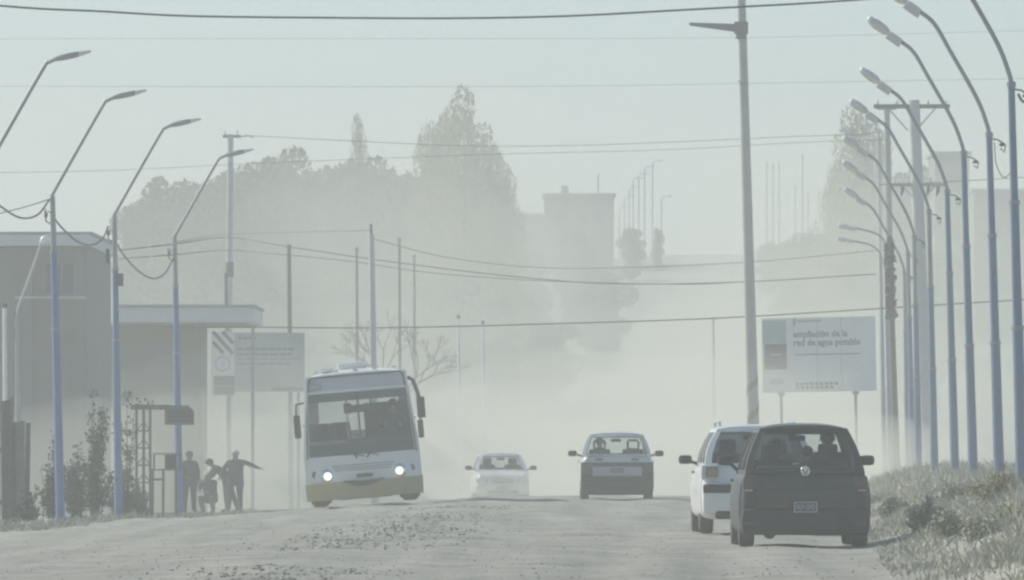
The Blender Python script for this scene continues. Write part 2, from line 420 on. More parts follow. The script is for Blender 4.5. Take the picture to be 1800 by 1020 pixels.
# ------------------------------------------------------------------ haze and dust
def volume_mat(name, dens, colr, an):
    m = bpy.data.materials.new(name); m.use_nodes = True; nt = m.node_tree; nt.nodes.clear()
    o = nt.nodes.new('ShaderNodeOutputMaterial'); v = nt.nodes.new('ShaderNodeVolumePrincipled')
    v.inputs['Density'].default_value = dens; v.inputs['Color'].default_value = (*colr, 1); v.inputs['Anisotropy'].default_value = an
    nt.links.new(v.outputs[0], o.inputs['Volume']); return m
hz = MB().box((0, 1175, 16.0), (3040, 2900, 42)).build('haze', volume_mat('dusty_air', HAZE['density'], HAZE['color'], HAZE['aniso']))
hz['kind'] = 'stuff'
def dust(label, c, r, dens, seed):
    mb = MB().ell((0, 0, 0), r, 28)
    vs = []
    for v in mb.v:
        p = Vector(v); q = Vector((p.x / r[0], p.y / r[1], p.z / r[2]))
        k = 1 + 0.28 * noise.noise(q * 1.6 + Vector((seed * 3.1, 0, 0))) + 0.10 * noise.noise(q * 4 + Vector((0, seed, 0)))
        vs.append(tuple(p * k))
    mb.v = vs; me = mb.mesh('dust_cloud', volume_mat('raised_dust', dens, (0.98, 0.965, 0.80), 0.28), 180)
    bm = bmesh.new(); bm.from_mesh(me); bmesh.ops.remove_doubles(bm, verts=bm.verts, dist=.02)
    bmesh.ops.recalc_face_normals(bm, faces=bm.faces); bm.to_mesh(me); bm.free()
    o = link('dust_cloud', me)
    o.location = c; tag(o, label, 'dust', kind='stuff'); return o

# ------------------------------------------------------------------ buildings
def building(name, label, x0, x1, d, depth, ztop, m, roof=True, fascia=None, zb=None):
    """front wall at distance d spanning photo columns x0..x1"""
    X0, X1 = px(x0, d), px(x1, d)
    base = min(terrain(X0, d), terrain(X1, d), terrain(X1, d + depth), terrain(X0, d + depth)) - 0.4 if zb is None else zb
    t = thing(name, label, 'building', ((X0 + X1) / 2, d + depth / 2, base))
    w = X1 - X0; h = ztop - base
    th = 0.25
    MB().box((0, -depth / 2 + th / 2, h / 2), (w, th, h)).build('front_wall', m, t)
    MB().box((0, depth / 2 - th / 2, h / 2), (w, th, h)).build('rear_wall', m, t)
    for s in (-1, 1):
        MB().box((s * (w / 2 - th / 2), 0, h / 2), (th, depth - 2 * th - 0.004, h)).build('side_wall', m, t)
    return t, w, h, base

# warehouse on the left
D = 262
t, w, h, b0 = building('warehouse', 'grey windowed warehouse with bright white roof edge behind the left lamp posts', -420, 152, D, 16, pz(433, D), M['wall'])
MB().box((0, -8 + 7.9, h + 0.16), (w + 0.2, 16.3, 0.30)).build('roof_edge', M['roofwhite'], t)
MB().box((0, 0, h + 0.35), (w + 0.34, 16.5, 0.07)).build('roof_sheet', M['roofgrey'], t)
for wx in (108, -60, -200):
    lx = px(wx, D) - t.location.x; z0 = pz(520, D) - b0
    f = MB()
    for a, b in (((lx, -8.03, z0 + 0.9), (1.0, 0.08, 0.06)), ((lx, -8.03, z0 + 0.03), (1.0, 0.08, 0.06)), ((lx - .47, -8.03, z0 + .465), (.06, .08, .81)), ((lx + .47, -8.03, z0 + .465), (.06, .08, .81)), ((lx, -8.03, z0 + .465), (.05, .08, .81))):
        f.box(a, b)
    fr = f.build('window', M['wall2'], t)
    MB().box((lx - .2225, -8.012, z0 + .465), (.385, .02, .80)).build('pane', M['pane'], fr)
    MB().box((lx + .2225, -8.012, z0 + .465), (.385, .02, .80)).build('pane', M['pane'], fr)
    MB().box((lx - .3, -8.07, z0 - 0.05), (1.9, 0.14, 0.07)).build('sill', M['conc_light'], fr)
for k in range(7):   # pilasters
    lx = -w / 2 + 0.2 + k * (w - 0.4) / 6
    MB().box((lx, -8.05, h / 2 - .05), (0.3, 0.1, h - .1)).build('pilaster', M['wall2'], t)

# low building with a flat white canopy
D = 296
t, w, h, b0 = building('low_building', 'low building with long flat white roof slab beside the warehouse', 180, 348, D, 9, pz(572, D), M['wall2'])
cx = (px(205, D) + px(449, D)) / 2 - t.location.x; cw = px(449, D) - px(205, D)
MB().rbox((cx, -5.4 + 4.6, h + 0.30), (cw, 10.4, 0.46), 0.03).build('roof_slab', M['roofwhite'], t, 30)
MB().box((cx - .05, -.8, h + 0.035), (cw - .3, 10.0, 0.06)).build('soffit', M['roofgrey'], t)
MB().box((cx, -.8, h + 0.57), (cw + .1, 10.5, 0.08)).build('roof_edge', M['roofgrey'], t)
MB().tube([(px(446, D) - t.location.x, -5.6, 0), (px(446, D) - t.location.x, -5.6, h)], 0.05).build('canopy_post', M['galv'], t)
MB().box((px(330, D) - t.location.x, -4.53, 1.2), (0.95, 0.06, 2.1)).build('door', M['darksteel'], t)
f = MB().box((px(240, D) - t.location.x, -4.52, 1.9), (1.3, 0.04, 1.0)).build('window', M['wall'], t)
MB().box((px(240, D) - t.location.x, -4.545, 1.9), (1.15, 0.02, 0.86)).build('pane', M['pane'], f)

# block house on the crest
D = FD(1100)
t, w, h, b0 = building('block_house', 'square brick house alone on the hilltop skyline beside the road', 957, 1079, D, 8, pz(345, D), M['wallfar'])
MB().box((0, 0, h + 0.10), (w + 0.3, 8.3, 0.2)).build('roof', M['roofgrey'], t)
MB().box((-w * .2, -1, h + 0.55), (0.5, 0.5, 0.5)).build('chimney', M['wallfar'], t)
MB().tube([(w * .28, -2, h + .3), (w * .28, -2, h + 1.6)], 0.05).build('antenna', M['darksteel'], t)
for k, (lx, lz) in enumerate(((-1.4, h - 1.5), (0.2, h - 1.5), (1.5, h - 1.5))):
    MB().box((lx, -4.02, lz), (.7, 0.06, .75)).build('window', M['pane'], t)
t, w, h, b0 = building('low_house', 'long low house on the skyline left of the square house', 902, 956, FD(1120), 9, pz(381, FD(1120)), M['wallfar'])
MB().box((0, 0, h + 0.12), (w + 0.4, 9.4, 0.24)).build('roof', M['roofgrey'], t)
MB().box((0, -4.52, h - 1.6), (0.7, 0.05, 0.7)).build('window', M['pane'], t)

# far buildings on the right
t, w, h, b0 = building('tall_block', 'taller faint flat-roofed block in the haze behind the right lamp posts', 1644, 1704, 600, 10, pz(272, 600), M['wall2'])
MB().box((0, 0, h + 0.1), (w + 0.3, 10.3, 0.2)).build('roof', M['roofgrey'], t)
for k in range(3):
    MB().box((0.1, -5.02, h - 1.8 - k * 3), (0.8, 0.05, 1.1)).build('window', M['pane'], t)
t, w, h, b0 = building('wide_block', 'wide faint flat-roofed block at the right edge behind the posts', 1712, 1990, 590, 10, pz(338, 590), M['wall2'])
MB().box((0, 0, h + 0.1), (w + 0.3, 10.3, 0.2)).build('roof', M['roofgrey'], t)
for k in range(3):
    for j in range(2):
        MB().box((-w / 2 + 1.1 + k * 2.2, -5.02, h - 2.2 - j * 3.2), (1.0, 0.05, 1.2)).build('window', M['pane'], t)

# ------------------------------------------------------------------ vegetation
def leaves(mb, c, r, n, size, squash=1.0, mi=0):
    c = Vector(c)
    for _ in range(n):
        while True:
            q = Vector((random.uniform(-1, 1), random.uniform(-1, 1), random.uniform(-1, 1)))
            if q.length < 1: break
        q = q.normalized() * (q.length ** 0.55)
        p = c + Vector((q.x * r[0], q.y * r[1], q.z * r[2]))
        s = size * random.uniform(.5, 1.3)
        a = Vector((random.gauss(0, 1), random.gauss(0, 1), random.gauss(0, 1))).normalized() * s
        b = Vector((random.gauss(0, 1), random.gauss(0, 1), random.gauss(0, 1))).normalized() * s * .8
        mb.add([p - a * .5, p + b * .5, p + a * .5, p - b * .5], [(0, 1, 2, 3)], mi)

def crown_mesh(h, w, kind, seed):
    random.seed(seed)
    mb = MB()
    if kind == 'round':
        for k in range(30):
            a = random.uniform(0, 6.28); rr = random.uniform(0, .36) * w; z = random.uniform(.06, .9) * h
            lim = math.sin(min(1, (z / h - .12) / .85) * 3.0) * .5 + .5
            leaves(mb, (math.cos(a) * rr * lim, math.sin(a) * rr * lim, z), (w * random.uniform(.16, .27), w * random.uniform(.16, .27), h * random.uniform(.07, .13)), 520, .30)
    elif kind == 'poplar':
        for k in range(26):
            z = (.12 + .86 * k / 25) * h
            ww = w * .5 * (1 - abs(z / h - .40) * 1.15) ** .8 if z / h < .99 else .1
            ww = max(ww, .12 * w)
            a = random.uniform(0, 6.28); rr = ww * random.uniform(.1, .5)
            leaves(mb, (math.cos(a) * rr, math.sin(a) * rr, z), (ww * .85, ww * .85, h * .075), int(120 + 300 * ww / w * 2), .22)
    return mb.mesh('crown', M['foliage'] if kind == 'round' else M['poplar'])
def trunk_mesh(h, w, kind, seed):
    random.seed(seed + 50)
    mb = MB(); top = h * (.95 if kind == 'poplar' else .6)
    mb.tube([(0, 0, -.5), (.05, 0, h * .2), (0.1, .05, h * .45), (0, 0, top)], [.02 * h, .016 * h, .011 * h, .02], 8)
    for k in range(9):
        z = random.uniform(.2, .8) * top; a = random.uniform(0, 6.28)
        L = w * (.35 if kind == 'round' else .2); up = L * (.7 if kind == 'round' else 2.0)
        mb.tube([(0.05, 0, z), (math.cos(a) * L * .5, math.sin(a) * L * .5, z + up * .4), (math.cos(a) * L, math.sin(a) * L, z + up)], [.008 * h, .005 * h, .01], 6)
    return mb.mesh('trunk', M['bark'])
tree_protos = {}
def tree(x, D, ytop, wpx, kind, seed, label, group, cat='tree'):
    D = FD(D); g = G(x, D); ht = pz(ytop, D) - g.z; wd = wpx * D / F
    key = (kind, seed)
    if key not in tree_protos:
        tree_protos[key] = (crown_mesh(10, 6, kind, seed), trunk_mesh(10, 6, kind, seed))
    cm, tm = tree_protos[key]
    t = thing('poplar_tree' if kind == 'poplar' else 'broadleaf_tree', label, cat, g, (0, 0, random.uniform(0, 6)), group)
    t.scale = (wd / 6, wd / 6, ht / 10)
    link('trunk', tm, t); link('crown', cm, t)
    return t
GT = 'hazy trees behind the bus and the warehouse'
far = [  # x, D, ytop, width px, kind, seed, label
    (235, 560, 345, 120, 'round', 1, 'leftmost hazy tree, low crown just clear of the warehouse roof'),
    (290, 575, 312, 170, 'round', 2, 'hazy round tree left of the third blue lamp arm'),
    (350, 560, 300, 190, 'round', 3, 'hazy round tree between the third blue lamp arm and the pale utility pole'),
    (415, 545, 282, 200, 'round', 1, 'hazy round tree behind the pale utility pole with a short crossarm'),
    (482, 560, 258, 210, 'round', 2, 'tallest dark rounded crown of the left tree mass'),
    (490, 600, 300, 240, 'round', 1, 'hazy tree filling the gap below the tallest rounded crown'),
    (330, 600, 330, 240, 'round', 2, 'broad low hazy tree behind the third blue lamp arm'),
    (545, 590, 290, 200, 'round', 3, 'hazy tree filling the dip right of the tallest rounded crown'),
    (605, 570, 270, 170, 'round', 1, 'hazy tree crown directly left of the thin pointed treetop'),
    (632, 610, 225, 60, 'poplar', 11, 'thin pointed treetop rising out of the tree mass'),
    (660, 580, 276, 190, 'round', 2, 'hazy tree right under the thin pointed treetop'),
    (712, 600, 284, 180, 'round', 3, 'hazy tree between the pointed treetop and the tall poplars'),
    (758, 540, 238, 120, 'poplar', 12, 'left poplar of the tall pale clump in the middle'),
    (787, 550, 215, 130, 'poplar', 13, 'second poplar from the left in the tall pale clump'),
    (815, 520, 178, 130, 'poplar', 11, 'tallest pale poplar with a feathery pointed top'),
    (842, 545, 240, 150, 'poplar', 12, 'poplar on the right shoulder of the tallest one'),
    (868, 550, 285, 130, 'poplar', 13, 'second poplar from the right in the tall pale clump'),
    (892, 560, 330, 100, 'poplar', 12, 'short poplar at the right end of the tall pale clump'),
    (1500, 700, 205, 120, 'poplar', 13, 'pale dusty poplar behind the right lamp heads'),
    (1535, 700, 235, 130, 'poplar', 11, 'pale dusty poplar behind the double-armed power pole'),
    (1470, 740, 300, 110, 'poplar', 12, 'lower pale poplar left of the dusty ones on the right'),
    (1590, 720, 290, 160, 'round', 2, 'faint rounded tree right of the dusty poplars'),
]
for f_ in far: tree(*f_, GT)
GH = 'faint trees on the hillside'
hill = [
    (925, 760, 430, 110, 'round', 3, 'faint tree on the hillside below the long low house'),
    (1010, 820, 400, 90, 'round', 1, 'faint tree in front of the square hilltop house'),
    (1060, 700, 470, 120, 'round', 2, 'faint bushy tree at the left roadside below the hilltop house'),
    (960, 560, 560, 130, 'round', 3, 'low faint tree between the tall poplars and the road'),
    (1110, 1040, 398, 60, 'round', 1, 'small faint tree among the skyline posts'),
    (1157, 1085, 400, 26, 'round', 2, 'tiny dark bush at the foot of the tallest skyline post'),
    (870, 520, 520, 150, 'round', 1, 'low faint tree under the tall poplars'),
    (770, 515, 480, 230, 'round', 2, 'low faint tree left of the two pale thin poles'),
    (560, 519, 470, 220, 'round', 3, 'broad faint tree under the tree mass behind the bus'),
    (440, 519, 440, 220, 'round', 1, 'broad faint tree above the white roof slab'),
    (310, 519, 420, 220, 'round', 2, 'broad faint tree directly behind the low building'),
    (1440, 760, 400, 120, 'round', 3, 'faint tree left of the dusty poplars on the right hillside'),
    (1390, 860, 420, 100, 'round', 1, 'faint tree among the thin posts on the right hillside'),
    (1620, 500, 420, 160, 'round', 3, 'faint broad tree behind the upright shafts of the right lamp row'),
    (1350, 980, 425, 60, 'round', 2, 'small faint tree on the right of the road at the hill crest'),
]
for f_ in hill: tree(*f_, GH)

# bare tree behind the bus
def bare_tree(x, D, ytop, label, seed):
    random.seed(seed); g = G(x, D, .2); H = pz(ytop, D) - g.z
    t = thing('bare_tree', label, 'tree', g)
    tb = MB(); br = MB()
    def grow(mb, p, d, L, r, lv):
        q = p + d * L
        mid = p + d * L * .5 + Vector((random.uniform(-1, 1), random.uniform(-1, 1), 0)) * L * .06
        mb.tube([p, mid, q], [r, r * .85, r * .65], 5 if lv else 7)
        if lv >= 5: return
        for k in range(3 if lv < 4 else 4):
            nd = (d + Vector((random.uniform(-1, 1), random.uniform(-1, 1), random.uniform(-.35, .5))) * .85).normalized()
            grow(br, q, nd, L * random.uniform(.6, .8), r * .55, lv + 1)
    tr = MB()
    tr.tube([(0, 0, 0), (.1, 0, H * .25), (-.1, 0, H * .42)], [.16, .13, .10], 8)
    for k in range(4):
        grow(br, Vector((-.1, 0, H * .40)), Vector((random.uniform(-.9, .9), random.uniform(-.5, .5), .8)).normalized(), H * .17, .06, 1)
    tr.build('trunk', M['twig'], t, 40); br.build('branches', M['twig'], t)
bare_tree(703, 415, 508, 'bare brownish tree with a flat twiggy top behind the bus', 4)

# ------------------------------------------------------------------ lamp posts
def pipe_curve(pts, n=6):
    """Catmull-Rom through pts"""
    pts = [Vector(p) for p in pts]; out = []
    q = [pts[0] * 2 - pts[1]] + pts + [pts[-1] * 2 - pts[-2]]
    for i in range(1, len(q) - 2):
        for k in range(n):
            u = k / n; a, b, c, d = q[i - 1], q[i], q[i + 1], q[i + 2]
            out.append(0.5 * ((2 * b) + (c - a) * u + (2 * a - 5 * b + 4 * c - d) * u * u + (3 * b - a - 3 * c + d) * u ** 3))
    out.append(pts[-1]); return out

def left_lamp(xe, ye, xb, D, label, grp, bl=True, s=1.0):
    e = P(xe, ye, D); g = G(xb, D, .1); t = thing('street_lamp', label, 'street lamp', g, group=grp)
    E = e - g; ht = E.length; u = E.normalized()
    k1 = u * (ht * .60); k2 = u * (ht * .83)
    MB().tube([(0, 0, 0), k1], [.088, .075], 12).build('lower_shaft', M['blue'], t, 60)
    MB().tube([k1, k2], [.068, .060], 12).build('middle_shaft', M['blue'] if bl else M['galv'], t, 60)
    MB().tube([k2, E], [.055, .047], 12).build('upper_shaft', M['galv'], t, 60)
    MB().tube([k1 - u * .03, k1 + u * .03], .092, 12).build('collar', M['galv'], t, 60)
    MB().tube([k2 - u * .03, k2 + u * .03], .075, 12).build('collar', M['galv'], t, 60)
    MB().tube([Vector((0, 0, .02)), Vector((0, 0, .22))], [.14, .11], 12).build('base_collar', M['blue'], t, 60)
    a = pipe_curve([E, E + Vector((.06, -.02, .14)) * s, E + Vector((.92, -.2, 1.64)) * s, E + Vector((1.06, -.25, 1.80)) * s, E + Vector((1.28, -.3, 1.88)) * s])
    MB().tube(a, .034, 8).build('arm', M['galv'], t, 60)
    L = E + Vector((1.22, -.3, 1.86)) * s; d = Vector((.97, -.1, .21)).normalized()
    hd = MB(); hd.tube([L - d * .05, L + d * .08, L + d * .30, L + d * .42], [.04, .058, .054, .04], 10, flat=1.0)
    ho = hd.build('lamp_head', M['galv'], t, 50)
    MB().tube([L + d * .36, L + d * .46, L + d * .58], [.05, .036, .02], 10).build('lamp_tip', M['cream'], t, 50)
    # bracket and insulator for the looping cable
    mb = MB(); z = u * (ht - .35)
    mb.tube([z, z + Vector((-.16, 0, .12)), z + Vector((-.13, 0, -.12)), z + Vector((0, 0, -.2))], .016, 6)
    mb.ell(z + Vector((-.13, 0, .0)), (.035, .035, .07), 8)
    mb.build('cable_bracket', M['darksteel'], t)
    return t
GL = 'blue tubular street lamps along the left side of the road'
left_lamp(-20, 293, -13, 168, 'street lamp at the top left corner whose post stands outside the picture', GL)
left_lamp(92, 345, 107, 183, 'blue street lamp nearest the left edge, in front of the dusty shrub', GL)
l2 = left_lamp(201, 380, 209, 199, 'blue street lamp with a small dark box on its shaft, at the warehouse corner', GL)
left_lamp(307, 418, 316, 219, 'blue street lamp beside the waiting people, in front of the dark sign box', GL)
l2z = (pz(492, 199) - l2.location.z)
MB().rbox((.09 + (px(204, 199) - l2.location.x), -.05, l2z), (.12, .12, .26), .02).build('control_box', M['darksteel'], l2)
MB().rbox((-.08 + (px(196, 199) - l2.location.x), -.05, pz(450, 199) - l2.location.z), (.08, .1, .30), .02).build('control_box', M['darksteel'], l2)

def right_lamp(xe, ye, xb, D, label, grp, tip=None, flatarm=False):
    e = P(xe, ye, D); g = G(xb, D, .1); t = thing('street_lamp', label, 'street lamp', g, group=grp)
    E = e - g; ht = E.length; u = E.normalized(); k1 = u * (ht * .42); k2 = u * (ht * .72)
    MB().tube([(0, 0, 0), k1], [.088, .078], 12).build('lower_shaft', M['blue_pale'], t, 60)
    MB().tube([k1, k2], [.070, .064], 12).build('middle_shaft', M['blue_pale'], t, 60)
    MB().tube([k2, E], [.056, .05], 12).build('upper_shaft', M['blue_pale'] if D < 200 else M['galv'], t, 60)
    MB().tube([k1 - u * .03, k1 + u * .03], .092, 12).build('collar', M['galv'], t, 60)
    MB().tube([k2 - u * .03, k2 + u * .03], .078, 12).build('collar', M['galv'], t, 60)
    MB().tube([E - u * .03, E + u * .05], .066, 10).build('top_clamp', M['galv'], t, 60)
    if flatarm:
        A = [E, E + Vector((-.05, 0, .18)), E + Vector((-.35, 0, .42)), E + Vector((-1.0, -.1, .58))]; L = E + Vector((-1.0, -.1, .58)); d = Vector((-.97, -.05, .12)).normalized()
    else:
        A = [E, E + Vector((-.03, 0, .16)), E + Vector((-.20, 0, .60)), E + Vector((-.62, -.05, 1.34)), E + Vector((-.88, -.08, 1.78)), E + Vector((-1.12, -.1, 1.98))]
        L = E + Vector((-1.12, -.1, 1.98)); d = Vector((-.80, -.08, .55)).normalized()
    MB().tube(pipe_curve(A), [.036] * 200 if False else .034, 8).build('arm', M['galv'], t, 60)
    s = Vector((0, 1, 0)); up = d.cross(s).normalized(); up = up if up.z > 0 else -up
    Rm = Matrix((d, s, up)).transposed()
    k = .8 if flatarm else 1
    MB().box(L + d * .10 * k - up * .03, (.30 * k, .16, .15), Rm, taper=.8).build('gear_box', M['cream'], t)
    hd = MB()
    hd.tube([L + d * .24 * k, L + d * .34 * k, L + d * .52 * k, L + d * .66 * k], [.05, .095, .10, .06], 12, flat=.9)
    ho = hd.build('lamp_head', M['cream'], t, 50)
    MB().ell(L + d * .64 * k + up * .01, (.065, .075, .065), 12, rot=Rm).build('lamp_cap', M['lampwhite'], t, 180)
    mb = MB(); z = u * (ht - .05)
    mb.tube([z, z + Vector((.14, 0, -.02)), z + Vector((.26, 0, -.10)), z + Vector((.24, 0, -.22)), z + Vector((.18, 0, -.16))], .014, 6)
    mb.ell(z + Vector((.2, 0, -.10)), (.045, .03, .03), 8); mb.build('cable_bracket', M['darksteel'], t)
    return t
GR = 'blue tubular street lamps in a row along the right bank'
RL = [(1778, 150, 1797, 138, 'nearest lamp of the right row, its head above the top edge'),
      (1739, 238, 1757, 155, 'second lamp of the right row, its cream head just touching the top edge'),
      (1694, 270, 1711, 171, 'third lamp of the right row, topmost of the lamp heads fully in view'),
      (1665, 337, 1679, 188.6, 'fourth lamp of the right row, head second highest of those fully in view'),
      (1633, 372, 1643, 208, 'fifth lamp of the right row, head touching the left end of the long crossarm'),
      (1607, 417, 1615, 231, 'sixth lamp of the right row, in front of the double-armed power pole'),
      (1596, 446, 1605, 251, 'seventh lamp of the right row, head the lowest of the cream ones'),
      (1590, 480, 1597, 273, 'eighth lamp of the right row, faint head below the cream ones'),]
for a in RL: right_lamp(*a, GR)
right_lamp(1556, 432, 1566, 320, 'far street lamp with a flat arm, upper of two behind the billboard', GR, flatarm=True)
right_lamp(1548, 452, 1556, 345, 'far street lamp with a flat arm, lower of two behind the billboard', GR, flatarm=True)

# pale lamp in front of the warehouse
D = 236; g = G(34, D, .1)
t = thing('street_lamp', 'thin grey street lamp with a round white head in front of the warehouse', 'street lamp', g)
E = P(30, 552, D) - g; T = P(72, 428, D) - g
MB().tube([(0, 0, 0), E], [.07, .06], 10).build('shaft', M['galv'], t, 60)
MB().tube(pipe_curve([E, E + Vector((.04, 0, .2)), E.lerp(T, .6), T]), .03, 8).build('arm', M['conc_light'], t, 60)
MB().tube([T, T + Vector((.06, 0, .10)), T + Vector((.17, 0, .15)), T + Vector((.26, 0, .08))], [.05, .085, .085, .05], 10).build('lamp_head', M['lampwhite'], t, 60)
mb = MB(); mb.tube([E - Vector((.06, 0, .15)), E + Vector((-.06, 0, .05))], .03, 6); mb.tube([E - Vector((.06, 0, .6)), E - Vector((.06, 0, .35))], .03, 6); mb.build('insulator', M['darksteel'], t)
# thin white pole at the left edge
t = thing('thin_pole', 'thin white pole at the left edge rising above the grey boards', 'pole', G(10, 200, .1))
MB().tube([(0, 0, 0), P(8, 536, 200) - t.location], [.045, .04], 8).build('shaft', M['lampwhite'], t, 60)
MB().tube([P(8, 541, 200) - t.location, P(8, 534, 200) - t.location], .055, 8).build('cap', M['darksteel'], t, 60)

# ------------------------------------------------------------------ poles
def pole(name, label, x0, y0, x1, D, r0, r1, m, group=None, cat='utility pole'):
    g = G(x1, D, .2); t = thing(name, label, cat, g, group=group)
    T = P(x0, y0, D) - g
    MB().tube([(0, 0, 0), T * .5, T], [r0, (r0 + r1) / 2, r1], 12).build('shaft', m, t, 60)
    return t, T
# tall pole with the tapered arm and striped foot
D = 285
t, T = pole('tall_pole', 'tall thick grey pole with a tapered side arm near its top, behind the dark car', 1302, -60, 1328, D, .19, .115, M['conc'])
A = P(1303, 46, D) - t.location; B = P(1212, 42, D) - t.location
q = MB(); q.panel([A + Vector((0, 0, -.19)), B + Vector((0, 0, -.045)), B + Vector((0, 0, .045)), A + Vector((0, 0, .06))][::-1], (0, 0, 0), .12, 2, 1)
q.build('side_arm', M['darksteel'], t)
MB().box(A + Vector((0, 0, -.05)), (.40, .34, .36)).box(A + Vector((0, 0, -.30)), (.30, .30, .14)).build('arm_clamp', M['darksteel'], t)
for yy in (62, 143): MB().tube([P(1304, yy, D) - t.location - Vector((0, 0, .03)), P(1304, yy, D) - t.location + Vector((0, 0, .03))], .135, 12).build('band', M['conc_light'], t)
sp = MB(); n = 60
for k in range(n):    # helical painted stripe
    for (ph) in (0,):
        def hp(i):
            a = i * .42; z = .25 + i * .057; fr = z / T.z; c = T * fr; r = .19 - .075 * fr + .006
            return c + Vector((math.cos(a) * r, math.sin(a) * r, 0))
        a, b = hp(k), hp(k + 1); w = Vector((0, 0, .22))
        sp.add([a, b, b + w, a + w], [(0, 1, 2, 3)])
sp.build('spiral_stripe', M['rust'], t)

# H-like power pole on the right
D = 300
t, T = pole('power_pole', 'thick concrete power pole with a long dark crossarm on top and another below', 1607, 176, 1632, D, .23, .17, M['conc_light'])
z1 = P(1603, 187, D) - t.location; z2 = P(1615, 325, D) - t.location
MB().box(z1, (2.35, .12, .13)).build('crossarm', M['darksteel'], t)
MB().box(z2, (1.75, .12, .10)).build('crossarm', M['galv'], t)
for s in (-1, 1):
    br = MB(); br.tube([z1 + Vector((s * .75, -.05, -.04)), z1 + Vector((s * .12, -.05, -.75))], .025, 6)
    br.build('brace', M['galv'], t)
    MB().tube([z2 + Vector((s * .5, -.05, -.04)), z2 + Vector((s * .12, -.05, -.45))], .02, 6).build('brace', M['galv'], t)
for base, xs in ((z1, (-1.05, -.45, .5, 1.05)), (z2, (-.75, -.35, .35, .75))):
    for x in xs:
        MB().tube([base + Vector((x, 0, .06)), base + Vector((x, 0, .12)), base + Vector((x, 0, .2))], [.03, .045, .02], 8).build('insulator', M['lampwhite'], t)
for x in (-.5, .3, .6): MB().tube([z2 + Vector((x, 0, -.05)), z2 + Vector((x, 0, -.2)), z2 + Vector((x - .05, 0, -.34))], [.05, .05, .02], 8).build('fuse_holder', M['darksteel'], t)
D = 345
t, T = pole('power_pole', 'thinner pale pole with a short crossarm just left of the thick power pole', 1559, 186, 1572, D, .14, .10, M['conc'])
MB().box(T - Vector((0, 0, .1)), (.7, .1, .09)).build('crossarm', M['galv'], t)
for x in (-.3, .3): MB().tube([T + Vector((x, 0, -.06)), T + Vector((x, 0, .14))], [.04, .02], 8).build('insulator', M['lampwhite'], t)
t, T = pole('power_pole', 'slim pale pole without arms, left of the two armed power poles', 1545, 240, 1552, 410, .13, .09, M['conc_light'])
# grey pole with dry creeper
D = 262
t, T = pole('creeper_pole', 'grey wooden pole with a dry creeper clump on top beside the blue lamp row', 1563, 415, 1577, D, .10, .07, M['wood'])
mb = MB(); random.seed(5)
for k in range(9): leaves(mb, T * (.70 + .03 * k), (.13, .13, .3), 50, .16)
for k in range(14): leaves(mb, T * (.05 + .045 * k), (.06, .06, .2), 14, .08)
mb.build('creeper', M['twig'], t)['kind'] = 'stuff'

# poles left and centre
D = 350
t, T = pole('power_pole', 'tall pale pole with a short crossarm behind the blue lamp by the people', 405, 236, 400, D, .13, .105, M['conc_light'])
MB().box(T + Vector((.05, 0, -.08)), (.65, .12, .10)).build('crossarm', M['wood'], t)
MB().tube([T + Vector((.3, 0, -.1)), T + Vector((.65, 0, -.06)), T + Vector((.85, 0, -.13))], .02, 6).build('side_bracket', M['darksteel'], t)
for x in (-.2, .25): MB().tube([T + Vector((x, 0, -.04)), T + Vector((x, 0, .14))], [.04, .02], 8).build('insulator', M['cream'], t)
MB().tube([T * .62, T * .66], .16, 10).build('band', M['wood'], t)
t, T = pole('power_pole', 'pale slightly leaning pole with a thin dark top right behind the bus', 653, 412, 660, 300, .12, .085, M['conc_light'])
MB().tube([T, T + Vector((-.02, 0, .32))], .04, 8).build('top_pin', M['darksteel'], t)
t, T = pole('wooden_pole', 'dark wooden pole without arms behind the left billboard', 508, 430, 512, 330, .085, .07, M['wood_dark'])
GP = 'faint thin poles behind the bus'
for (x, y, D, m, lb) in ((627, 437, 420, 'wood_dark', 'faint thin dark pole left of the pale leaning pole'), (702, 420, 430, 'wood_dark', 'faint thin dark pole through the bare tree'),
                     (728, 450, 470, 'wood_dark', 'faintest short dark pole right of the bare tree'), (806, 556, 400, 'lampwhite', 'left of two thin white poles right of the bus'),
                     (849, 566, 400, 'lampwhite', 'right of two thin white poles right of the bus'), (1254, 560, 430, 'wood', 'faint thin pole just left of the tall thick pole')):
    t, T = pole('thin_pole', lb, x, y, x + 2, D, .07, .055, M[m], GP, 'pole')
    MB().tube([T - Vector((0, 0, .1)), T + Vector((0, 0, .05))], .07, 8).build('cap', M['wood_dark'], t)

